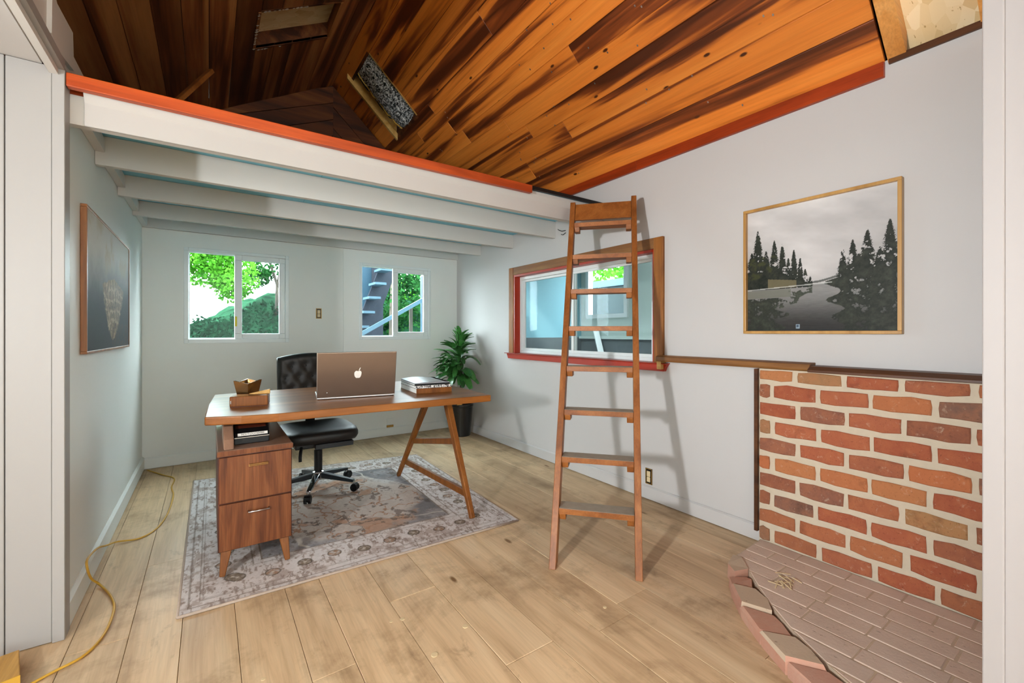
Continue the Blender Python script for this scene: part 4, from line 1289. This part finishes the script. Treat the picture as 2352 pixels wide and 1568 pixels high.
# ------------------------------------------------------------------ potted plant in the corner
PC = (2.425, 4.515, 0)
pl_ = empty('potted_plant', PC, 'leafy dark green houseplant in a black tapered pot in the far right corner', 'plant')
obj('pot', MB().lathe([(0.098, 0.0), (0.104, 0.01), (0.128, 0.335), (0.136, 0.345), (0.136, 0.372), (0.124, 0.372), (0.122, 0.33)], PC, 36), M['pot'], pl_, smooth=False, bevel=0.002)
obj('soil', MB().lathe([(0.121, 0.0), (0.10, 0.008), (0.0, 0.012)], (PC[0], PC[1], 0.325), 24), M['soil'], pl_)
for dx, dy, h in ((0, 0, 1.08), (0.02, 0.02, 0.92), (-0.02, -0.01, 0.88)):
    obj('stem', MB().tube([(PC[0] + dx * 0.3, PC[1] + dy * 0.3, 0.325), (PC[0] + dx, PC[1] + dy, 0.6), (PC[0] + dx * 1.4 - 0.015, PC[1] + dy, 0.8), (PC[0] + dx * 1.2 - 0.02, PC[1], h)], 0.010, 8, 0.004), M['stem'], pl_, smooth=True)
def leaf_mesh():
    mb = MB()
    n, vs, fs = 7, [], []
    for i in range(n + 1):
        t = i / n
        wdt = 0.5 * 0.30 * (max(0.0, 1 - abs(2 * (t ** 0.85) - 1.08) ** 2.6 / 1.22) ** 0.7) * (0.35 + 0.65 * min(1, t * 2.2)) + 0.006
        z_ = 0.12 * math.sin(t * 2.2) - 0.22 * t * t
        for s_ in (-1, 0, 1):
            vs.append((s_ * wdt, t, z_ + (0.05 * abs(s_) * math.sin(math.pi * t))))
    for i in range(n):
        for j in range(2):
            a = i * 3 + j
            fs.append((a, a + 1, a + 4, a + 3))
    mb.add(vs, fs)
    return mb
lme = bpy.data.meshes.new('leaf')
_l = leaf_mesh()
lme.from_pydata(_l.v, [], _l.f)
lme.materials.append(M['leaf'])
lme.polygons.foreach_set('use_smooth', [True] * len(lme.polygons))
proto = None
cnt = 0
tries = 0
while cnt < 120 and tries < 3000:
    tries += 1
    t = random.random()
    z_ = 0.64 + 0.43 * t ** 0.95
    ang = random.uniform(0, 2 * math.pi)
    L = random.uniform(0.19, 0.27) * (1.12 - 0.3 * t)
    out = (0.02 + 0.16 * (1 - t)) * random.random()
    bx_, by_ = PC[0] - 0.05 + out * math.cos(ang) , PC[1] - 0.02 + out * math.sin(ang)
    el = R(random.uniform(-30, 35) + 65 * max(0, t - 0.55) / 0.45)
    tip = (bx_ + L * math.cos(ang) * math.cos(el), by_ + L * math.sin(ang) * math.cos(el))
    if tip[0] > 2.57 or tip[1] > 4.93:
        continue
    Mx = Matrix.Translation((bx_ - PC[0], by_ - PC[1], z_)) @ Matrix.Rotation(ang - math.pi / 2, 4, 'Z') @ Matrix.Rotation(el, 4, 'X') @ Matrix.Rotation(random.uniform(-0.5, 0.5), 4, 'Y') @ Matrix.Diagonal((L * 0.95, L, L, 1))
    if proto is None:
        proto = bpy.data.objects.new('leaf', lme)
        o = proto
    else:
        o = proto.copy()
    o.parent = pl_
    o.matrix_local = Mx
    COL.objects.link(o)
    cnt += 1

# ------------------------------------------------------------------ pictures
pic = empty('framed_picture', (XR - 0.02, 0.963, 1.19), 'square framed grey landscape photograph of a lake between conifers, on the wall above the brick', 'picture')
py0, py1, pz0, pz1, ft = 0.607, 1.318, 1.192, 1.906, 0.016
xw = XR - 0.036
for a, b, c, d in ((py0, py1, pz0, pz0 + ft), (py0, py1, pz1 - ft, pz1), (py0, py0 + ft, pz0 + ft, pz1 - ft), (py1 - ft, py1, pz0 + ft, pz1 - ft)):
    obj('frame_side', MB().box(xw, XR - 0.001, a, b, c, d), M['gold_frame'], pic, bevel=0.002)
obj('backing', MB().box(XR - 0.012, XR - 0.002, py0 + ft, py1 - ft, pz0 + ft, pz1 - ft), M['black'], pic)
def lake(u, v):
    n = vnoise(u, v, 21, 6, 3.0, 0.55)
    nf = vnoise(u, v, 22, 5, 22.0, 0.7)
    cl = vnoise(u * 0.7, v * 1.5 + 0.3 * u, 23, 5, 3.5, 0.5)
    hz = 0.345 + 0.03 * u
    sky = 0.60 + 0.26 * (cl - 0.35) + 0.10 * v + 0.06 * np.sin(math.pi * u)
    c = np.stack([sky, sky * 0.99, sky * 0.985], -1)
    def put(c, col, a):
        a = np.clip(a, 0, 1)[..., None]
        col = np.array(col) if not isinstance(col, np.ndarray) else col
        return c * (1 - a) + col * a
    wtr = 0.52 - 0.34 * sstep(0.34, 0.0, v) + 0.05 * (vnoise(u * 0.6, v * 3, 24, 4, 40.0) - 0.5)
    c = np.where((v < hz)[..., None], np.stack([wtr, wtr * 1.0, wtr * 0.99], -1), c)
    # far shore and bridge
    c = put(c, (0.33, 0.34, 0.33), ((np.abs(v - (hz + 0.012 + 0.035 * sstep(0.5, 0.72, u))) < 0.008) & (u > 0.47) & (u < 0.75)) * 0.9)
    dark = np.stack([0.13 + 0.22 * (nf - 0.35), 0.145 + 0.22 * (nf - 0.35), 0.125 + 0.19 * (nf - 0.35)], -1)
    def spruce(c, u0, top, wd, base, a=1.0):
        t = (top - v) / (top - base)
        jag = 0.55 + 0.45 * np.abs(((v * 34 + 6 * (nf - 0.5)) % 1.0) - 0.5) * 2
        half = wd * np.clip(t, 0, 1) ** 0.8 * jag + 0.10 * wd * (nf - 0.5)
        m = (t > 0) & (v > base - 0.01) & (np.abs(u - u0) < half + 0.003) & (nf > 0.34)
        return put(c, dark, m * a)
    for u0, tp_, wd in ((0.035, 0.66, 0.10), (0.085, 0.84, 0.09), (0.15, 0.66, 0.09), (0.215, 0.74, 0.07), (0.275, 0.70, 0.06), (0.32, 0.58, 0.04), (0.36, 0.64, 0.045), (0.405, 0.57, 0.035), (0.44, 0.48, 0.03), (0.475, 0.42, 0.02)):
        c = spruce(c, u0, tp_, wd, 0.35)
    c = put(c, dark, ((v > 0.35) & (v < 0.50 - 0.12 * sstep(0.2, 0.48, u) + 0.05 * (nf - 0.5)) & (u < 0.48)))
    c = put(c, (0.26, 0.27, 0.13), ((v > 0.42) & (v < 0.62) & (u < 0.24)) * sstep(0.52, 0.66, nf) * 0.6)
    for u0, tp_, wd in ((0.685, 0.60, 0.055), (0.745, 0.655, 0.07), (0.83, 0.715, 0.085), (0.955, 0.76, 0.09), (0.90, 0.58, 0.08), (0.78, 0.55, 0.09)):
        c = spruce(c, u0, tp_, wd, 0.33)
    edge = 0.615 + 0.09 * np.sin(v * 48) * (nf) + 0.05 * (1 - v / 0.4) + 0.08 * sstep(0.35, 0.44, v)
    c = put(c, dark * 1.05, ((u > edge) & (v < 0.44 + 0.06 * (u - 0.7))) * sstep(0.30, 0.40, nf))
    # near bank and reflections at the left
    e2 = 0.27 + 0.10 * np.sin(v * 60) * nf - 0.35 * (v - 0.17) ** 2 * 10 * 0.3
    c = put(c, dark * 1.15, ((u < e2) & (v < 0.27)) * sstep(0.32, 0.44, nf + 0.1 * (0.2 - v)))
    c = put(c, dark * 1.4, ((np.abs(v - 0.30 - 0.02 * np.sin(u * 30)) < 0.028) & (u > 0.32) & (u < 0.49)) * sstep(0.42, 0.5, nf))
    c = put(c, dark * 1.4, ((np.abs(v - 0.225 - 0.02 * np.sin(u * 20)) < 0.025) & (u > 0.2) & (u < 0.40)) * sstep(0.44, 0.5, nf))
    # tan haze patch, pale shoreline
    c = put(c, (0.44, 0.41, 0.31), ((u > 0.165) & (u < 0.38) & (v > 0.345) & (v < 0.425 - 0.12 * (u - 0.165))) * 0.85)
    c = put(c, (0.40, 0.41, 0.36), ((u < 0.34) & (v > 0.27) & (v < 0.335)) * 0.6)
    c = put(c, (0.78, 0.79, 0.78), (np.abs(v - hz + 0.002) < 0.004) * (u < 0.62) * 0.75)
    lb = (np.abs(u - 0.388) < 0.014) & (np.abs(v - 0.035) < 0.018)
    c = put(c, (0.62, 0.70, 0.76), lb * 0.9)
    c = put(c, (0.20, 0.26, 0.33), ((np.abs(u - 0.386) < 0.009) & (np.abs(v - 0.039) < 0.010)) * 0.8)
    return c
printed('print', lambda u, v: (XR - 0.0145, (py1 - ft) + (py0 - py1 + 2 * ft) * u, pz0 + ft + (pz1 - pz0 - 2 * ft) * v), 300, 300, lake, M['print'], pic)
pic['group'] = 'framed pictures on the walls'

pic2 = empty('framed_picture', (XL + 0.02, 3.38, 1.10), 'wide framed abstract print, pale above and dark below, on the left wall under the loft', 'picture', 'framed pictures on the walls')
qy0, qy1, qz0, qz1, ft = 2.735, 4.03, 1.10, 1.786, 0.013
xw = XL + 0.024
for a, b, c, d in ((qy0, qy1, qz0, qz0 + ft), (qy0, qy1, qz1 - ft, qz1), (qy0, qy0 + ft, qz0 + ft, qz1 - ft), (qy1 - ft, qy1, qz0 + ft, qz1 - ft)):
    obj('frame_side', MB().box(XL + 0.001, xw, a, b, c, d), M['bronze_frame'], pic2, bevel=0.002)
obj('backing', MB().box(XL + 0.002, XL + 0.02, qy0 + ft, qy1 - ft, qz0 + ft, qz1 - ft), M['black'], pic2)
def abstract(u, v):
    n = vnoise(u * 2, v, 31, 6, 4.0, 0.6)
    nf = vnoise(u * 2, v, 32, 5, 26.0, 0.7)
    def put(c, col, a):
        a = np.clip(a, 0, 1)[..., None]
        return c * (1 - a) + np.array(col) * a
    g = sstep(0.30, 0.85, v + 0.12 * (n - 0.5) - 0.10 * (u - 0.5))
    c = np.stack([0.13 + 0.62 * g, 0.13 + 0.61 * g, 0.145 + 0.565 * g], -1)
    c = put(c, (0.62, 0.52, 0.36), sstep(0.55, 0.75, n) * sstep(0.5, 0.8, v) * 0.35)
    hw = 0.30 * np.clip((v - 0.06) / 0.5, 0, 1) ** 0.55 * sstep(0.62, 0.52, v + 0.05 * (n - 0.5))
    blob = sstep(0.0, 0.03, hw - np.abs(u - 0.55 + 0.06 * (0.5 - v)) + 0.05 * (nf - 0.5))
    net = np.abs(np.sin(u * 52 + 9 * n + 3 * nf)) * np.abs(np.sin(v * 30 + 8 * n))
    c = put(c, (0.55, 0.46, 0.35), blob * 0.75)
    c = put(c, (0.76, 0.67, 0.54), blob * sstep(0.30, 0.10, net) * 0.8)
    c = put(c, (0.20, 0.16, 0.13), blob * sstep(0.55, 0.75, nf) * 0.6)
    c = put(c, (0.27, 0.16, 0.10), ((v < 0.22) & (u > 0.5)) * sstep(0.5, 0.6, nf) * 0.6)
    return c
printed('print', lambda u, v: (XL + 0.0205, (qy0 + ft) + (qy1 - qy0 - 2 * ft) * u, qz0 + ft + (qz1 - qz0 - 2 * ft) * v), 260, 150, abstract, M['print_l'], pic2)

# ------------------------------------------------------------------ sockets, hook, cord, block
def socket(loc, n_axis, w_, h_, label):
    r0 = empty('wall_socket', loc, label, 'socket', 'open electrical sockets')
    x, y, z = loc
    def bx2(d0, d1, a0, a1, z0, z1):
        if n_axis == 'y': return MB().box(x + a0, x + a1, y - d1, y - d0, z + z0, z + z1)
        return MB().box(x - d1, x - d0, y + a0, y + a1, z + z0, z + z1)
    obj('back_box', bx2(0, 0.003, -w_ / 2, w_ / 2, -h_ / 2, h_ / 2), M['black'], r0)
    rim_ = MB()
    t = 0.006
    for a in ((-w_ / 2, w_ / 2, h_ / 2 - t, h_ / 2), (-w_ / 2, w_ / 2, -h_ / 2, -h_ / 2 + t), (-w_ / 2, -w_ / 2 + t, -h_ / 2, h_ / 2), (w_ / 2 - t, w_ / 2, -h_ / 2, h_ / 2)):
        q = bx2(0.003, 0.006, *a)
        rim_.add(q.v, q.f)
    obj('box_rim', rim_, M['brass'], r0)
    obj('receptacle', bx2(0.003, 0.010, -w_ * 0.26, w_ * 0.26, -h_ * 0.02, h_ * 0.34), M['cream'], r0, bevel=0.003)
    obj('receptacle', bx2(0.003, 0.010, -w_ * 0.26, w_ * 0.26, -h_ * 0.36, -h_ * 0.04), M['cream'], r0, bevel=0.003)
    return r0
socket((XR, 2.008, 0.165), 'x', 0.056, 0.112, 'open duplex socket in the right wall behind the ladder')
socket((0.957, YB, 1.40), 'y', 0.055, 0.108, 'open switch box on the window wall between the two windows')
sk = empty('cable_outlet', (1.735, YB, 0.14), 'low white plate with a brass strip beneath it on the window wall behind the desk', 'outlet')
obj('plate', MB().box(1.69, 1.775, YB - 0.008, YB, 0.125, 0.20), M['wall_lifted'], sk, bevel=0.002)
obj('strip', MB().box(1.685, 1.765, YB - 0.02, YB - 0.008, 0.10, 0.125), M['brass'], sk, bevel=0.002)
tag(obj('wire_hook', MB().tube([(XR, 2.90, 2.105), (XR - 0.02, 2.93, 2.10), (XR - 0.03, 2.955, 2.112), (XR - 0.028, 2.975, 2.125)], 0.003, 6).tube([(XR, 2.90, 2.085), (XR - 0.02, 2.915, 2.065), (XR - 0.028, 2.93, 2.072)], 0.003, 6), M['black'], smooth=True), 'black bent wire hook on the right wall beside the ladder top', 'hook')

def spline(pts, n=8):
    P = [Vector(p) for p in pts]
    out = []
    for i in range(len(P) - 1):
        p0, p1, p2, p3 = P[max(i - 1, 0)], P[i], P[i + 1], P[min(i + 2, len(P) - 1)]
        for k in range(n):
            t = k / n
            out.append(0.5 * ((2 * p1) + (-p0 + p2) * t + (2 * p0 - 5 * p1 + 4 * p2 - p3) * t * t + (-p0 + 3 * p1 - 3 * p2 + p3) * t ** 3))
    out.append(P[-1])
    return out
ck = 0.0055
cpts = [(-0.44, 4.91, ck), (-0.314, 4.663, ck), (-0.234, 4.50, ck), (-0.237, 4.26, ck), (-0.214, 4.03, ck), (-0.224, 3.66, ck), (-0.261, 3.42, ck), (-0.332, 3.309, ck), (-0.425, 3.30, ck + 0.01), (-0.455, 3.18, 0.05), (-0.455, 2.965, 0.124), (-0.455, 2.75, 0.165), (-0.452, 2.71, 0.14), (-0.448, 2.77, 0.06), (-0.425, 2.80, 0.012), (-0.376, 2.691, ck), (-0.342, 2.57, ck), (-0.334, 2.458, ck), (-0.344, 2.322, ck), (-0.382, 2.223, ck), (-0.453, 2.178, ck), (-0.52, 2.13, ck), (-0.60, 2.05, ck)]
tag(obj('extension_cord', MB().tube(spline(cpts), 0.0048, 8), M['cord'], smooth=True), 'yellow electric cord winding along the floor by the left wall', 'cord')
wb = empty('wood_block', (-0.57, 2.22, 0), 'pale wooden block with a yellow end, on the floor at the lower left corner', 'block')
m9 = Matrix.Translation((-0.572, 2.225, 0)) @ Matrix.Rotation(0.25, 4, 'Z')
obj('block', MB().box(-0.03, 0.03, -0.09, 0.09, 0, 0.05).xf(m9), M['pine'], wb, bevel=0.003)
tag(obj('end_cap', MB().box(-0.03, 0.03, -0.093, -0.09, 0, 0.05).xf(m9), M['cord'], wb), 'yellow end')
obj('side_plate', MB().box(-0.036, -0.03, -0.085, 0.09, 0, 0.045).xf(m9), M['rail_dark'], wb)

# ------------------------------------------------------------------ the room seen through window_3
nb = struct('wall_beyond', MB().box(XR + 0.12, 5.1, 5.2, 5.3, -0.2, 3.0), M['teal'])
W4 = (4.22, 5.06, 1.42, 2.36)
wb2 = struct('wall_far_side', panel_with_holes(MB(), 'x', 5.0, 5.1, (0.5, 5.2), (-0.2, 3.0), [W4]), M['grey_wall'])
struct('floor_beyond', MB().box(XR + 0.12, 5.1, 0.5, 5.3, -0.25, -0.2), M['dark_wain'])
struct('ceiling_beyond', MB().box(XR + 0.12, 5.1, 0.5, 5.3, 3.0, 3.08), M['grey_wall'])
struct('wall_front_beyond', MB().box(XR + 0.12, 5.1, 0.4, 0.5, -0.2, 3.0), M['grey_wall'])
struct('corner_filler', MB().box(2.60, 2.76, 5.09, 5.2, -0.2, 3.0), M['teal'], nb)
struct('wainscot', MB().box(XR + 0.3, 4.98, 5.15, 5.2, -0.2, 1.12), M['dark_wain'], nb)
struct('wainscot', MB().box(4.95, 5.0, 0.5, 5.15, -0.2, 1.10), M['dark_wain'], wb2)
struct('sill_board', MB().box(4.9, 5.0, 0.5, 5.15, 1.10, 1.14), M['grey_wall'], wb2)
w4 = struct('window_4', panel_with_holes(MB(), 'x', 4.96, 5.06, (W4[0], W4[1]), (W4[2], W4[3]), [(W4[0] + 0.06, W4[1] - 0.06, W4[2] + 0.06, W4[3] - 0.05)]), M['vinyl'])
struct('glass_pane', MB().box(5.02, 5.025, W4[0] + 0.06, W4[1] - 0.06, W4[2] + 0.06, W4[3] - 0.05), M['glass'], w4)
eb_ = empty('electric_box', (3.72, 5.15, 1.5), 'small pale box on the teal wall seen through the side window', 'box')
obj('box', MB().box(3.66, 3.80, 5.08, 5.199, 1.42, 1.57), M['teal'], eb_, bevel=0.004)
obj('back_plate', MB().box(3.56, 3.82, 5.19, 5.2, 1.36, 1.60), M['teal'], eb_)
tag(obj('leaning_plank', MB().bar((4.62, 4.05, -0.2), (4.87, 4.75, 1.24), 0.09, 0.02), M['vinyl']), 'white plank leaning in the next room, seen through the side window', 'plank')
fb = empty('neighbour_wall', (6.0, 5.4, -0.2), 'grey siding of a building outside the next room window', 'building')
obj('siding', MB().box(5.9, 6.1, 2.4, 8.5, -0.2, 2.12), M['siding'], fb)
obj('fascia', MB().box(5.86, 5.9, 2.4, 8.5, 2.02, 2.14), M['slate'], fb)

# ------------------------------------------------------------------ outside the back windows
def hill_z(x, y):
    t = max(0.0, min(1.0, (y - 6.4) / 3.4))
    r = 1 / (1 + math.exp(-(x - 0.1) * 3.2))
    return -0.3 + t * (1.42 + 0.82 * r) + 0.10 * math.sin(x * 3.1 + y) + 0.05 * math.sin(x * 7.7 - y * 3)
def hpt(u, v):
    x, y = -5 + 14 * u, 5.2 + 10 * v
    return (x, y, hill_z(x, y))
gr = struct('ground', MB().grid(hpt, 70, 50), M['fol_dark'], smooth=True)
def leaves(n, fn, size, flat=0.6):
    c = np.array([fn() for _ in range(n)])
    a = RNG.normal(size=(n, 3)); a /= np.linalg.norm(a, axis=1)[:, None]
    b = np.cross(a, RNG.normal(size=(n, 3))); b /= np.linalg.norm(b, axis=1)[:, None]
    s_ = size * RNG.uniform(0.6, 1.4, n)[:, None]
    v0, v1, v2, v3 = c - a * s_, c + b * s_ * flat, c + a * s_, c - b * s_ * flat
    vs = np.stack([v0, v1, v2, v3], 1).reshape(-1, 3)
    mb = MB()
    mb.v = [tuple(p) for p in vs]
    mb.f = [(4 * i, 4 * i + 1, 4 * i + 2, 4 * i + 3) for i in range(n)]
    return mb
def ell(c, r):
    while True:
        p = [random.uniform(-1, 1) for _ in range(3)]
        if sum(q * q for q in p) <= 1:
            return tuple(c[i] + r[i] * p[i] for i in range(3))
def tree(label, base, trunks, blobs, n, size, m):
    t = empty('tree', base, label, 'tree', 'trees outside the back windows')
    for pts, r0, r1 in trunks:
        obj('trunk', MB().tube(pts, r0, 8, r1), M['trunk'], t, smooth=True)
    def f():
        c, r = random.choice(blobs)
        return ell(c, r)
    fo_ = obj('foliage', leaves(n, f, size), m, t)
    fo_['kind'] = 'stuff'
    return t
tree('bright green tree spreading over the left window from the left', (-0.9, 8.6, 0.3), [([(-0.9, 8.6, 0.2), (-0.8, 8.6, 1.6), (-0.3, 8.5, 2.3), (0.3, 8.4, 2.5)], 0.07, 0.02)],
     [((-0.05, 8.5, 2.35), (0.5, 0.5, 0.42)), ((0.36, 8.4, 2.1), (0.36, 0.4, 0.36)), ((-0.05, 8.5, 2.22), (0.36, 0.4, 0.32)), ((0.05, 8.5, 2.4), (0.45, 0.4, 0.3)), ((0.3, 8.4, 1.95), (0.25, 0.3, 0.28)), ((-0.5, 8.6, 2.6), (0.6, 0.6, 0.5)), ((0.3, 8.5, 2.6), (0.6, 0.5, 0.35))], 6500, 0.032, M['fol_bright'])
tree('forked tree with darker leaves behind the sliding half of the left window', (1.05, 9.3, 1.7), [([(1.05, 9.3, 1.5), (1.06, 9.3, 2.1), (0.88, 9.3, 2.7), (0.8, 9.3, 3.2)], 0.035, 0.012), ([(1.06, 9.3, 2.05), (1.15, 9.3, 2.6), (1.25, 9.3, 3.2)], 0.028, 0.012), ([(1.18, 9.3, 1.6), (1.05, 9.32, 2.05)], 0.03, 0.02)],
     [((0.85, 9.4, 2.55), (0.38, 0.4, 0.36)), ((1.35, 9.4, 2.7), (0.4, 0.4, 0.4)), ((0.95, 9.4, 3.0), (0.7, 0.5, 0.4)), ((0.75, 9.4, 2.25), (0.25, 0.3, 0.2))], 2600, 0.034, M['fol_mid'])
tree('leafy tree outside the right-hand window behind the stair rail', (3.1, 8.6, 0.5), [([(2.95, 8.4, 0.2), (2.95, 8.4, 1.5), (3.0, 8.5, 2.2)], 0.06, 0.03)],
     [((3.1, 8.8, 1.9), (0.7, 0.5, 0.6)), ((3.6, 9.0, 1.3), (0.7, 0.5, 0.6)), ((2.8, 9.0, 1.2), (0.6, 0.5, 0.6)), ((3.4, 9.0, 2.4), (0.6, 0.4, 0.4))], 3600, 0.055, M['fol_mid'])
tree('pale sunlit tree far behind the stair rail', (3.9, 11, 0.8), [([(3.9, 11, 0.4), (3.9, 11, 2.4)], 0.08, 0.04)],
     [((3.6, 11, 2.2), (1.2, 0.6, 0.9)), ((4.6, 11, 1.8), (1.2, 0.6, 0.9))], 2400, 0.07, M['fol_bright'])
def sh():
    x = random.uniform(-1.6, 1.9); y = random.uniform(7.2, 9.6)
    return (x, y, hill_z(x, y) + abs(random.gauss(0, 0.07)))
bank = obj('bank_shrubs', leaves(9000, sh, 0.045, 0.45), M['fol_dark'])
tag(bank, 'dark ivy and brush covering the bank outside the left window', 'shrubs', kind='stuff')

tree('green tree seen through the far window of the next room', (8.0, 7.4, -0.2), [([(8.0, 7.4, -0.2), (8.0, 7.4, 2.4)], 0.09, 0.05)], [((7.9, 7.3, 2.9), (0.9, 1.2, 0.7)), ((7.6, 6.2, 2.8), (0.7, 0.9, 0.5))], 1500, 0.07, M['fol_bright'])
blue = empty('stair_building', (1.7, 7.1, -0.3), 'dark blue siding wall with a stair outside the right-hand window', 'building')
obj('siding', MB().box(1.2, 2.33, 7.05, 7.25, -0.3, 3.2), M['navy'], blue)
obj('corner_board', MB().box(2.15, 2.33, 7.02, 7.05, -0.3, 3.2), M['navy2'], blue)
obj('stringer', MB().bar((1.75, 6.75, 0.75), (2.45, 6.75, 2.55), 0.05, 0.26), M['navy2'], blue)
for k in range(7):
    x, z_ = 1.80 + 0.085 * k, 1.05 + 0.215 * k
    obj('tread', MB().box(x - 0.13, x + 0.04, 6.42, 6.74, z_, z_ + 0.035), M['slate'], blue)
hr = empty('handrail', (2.3, 6.2, 0), 'pale blue sloping handrail with a white post outside the right-hand window', 'railing')
obj('rail', MB().bar((1.55, 6.2, 1.065), (2.85, 6.2, 1.80), 0.04, 0.055), M['slate'], hr)
obj('post', MB().box(2.655, 2.70, 6.22, 6.27, -0.3, 2.05), M['slate'], hr)
obj('post', MB().box(2.50, 2.545, 6.3, 6.34, -0.3, 1.57), M['trunk'], hr)
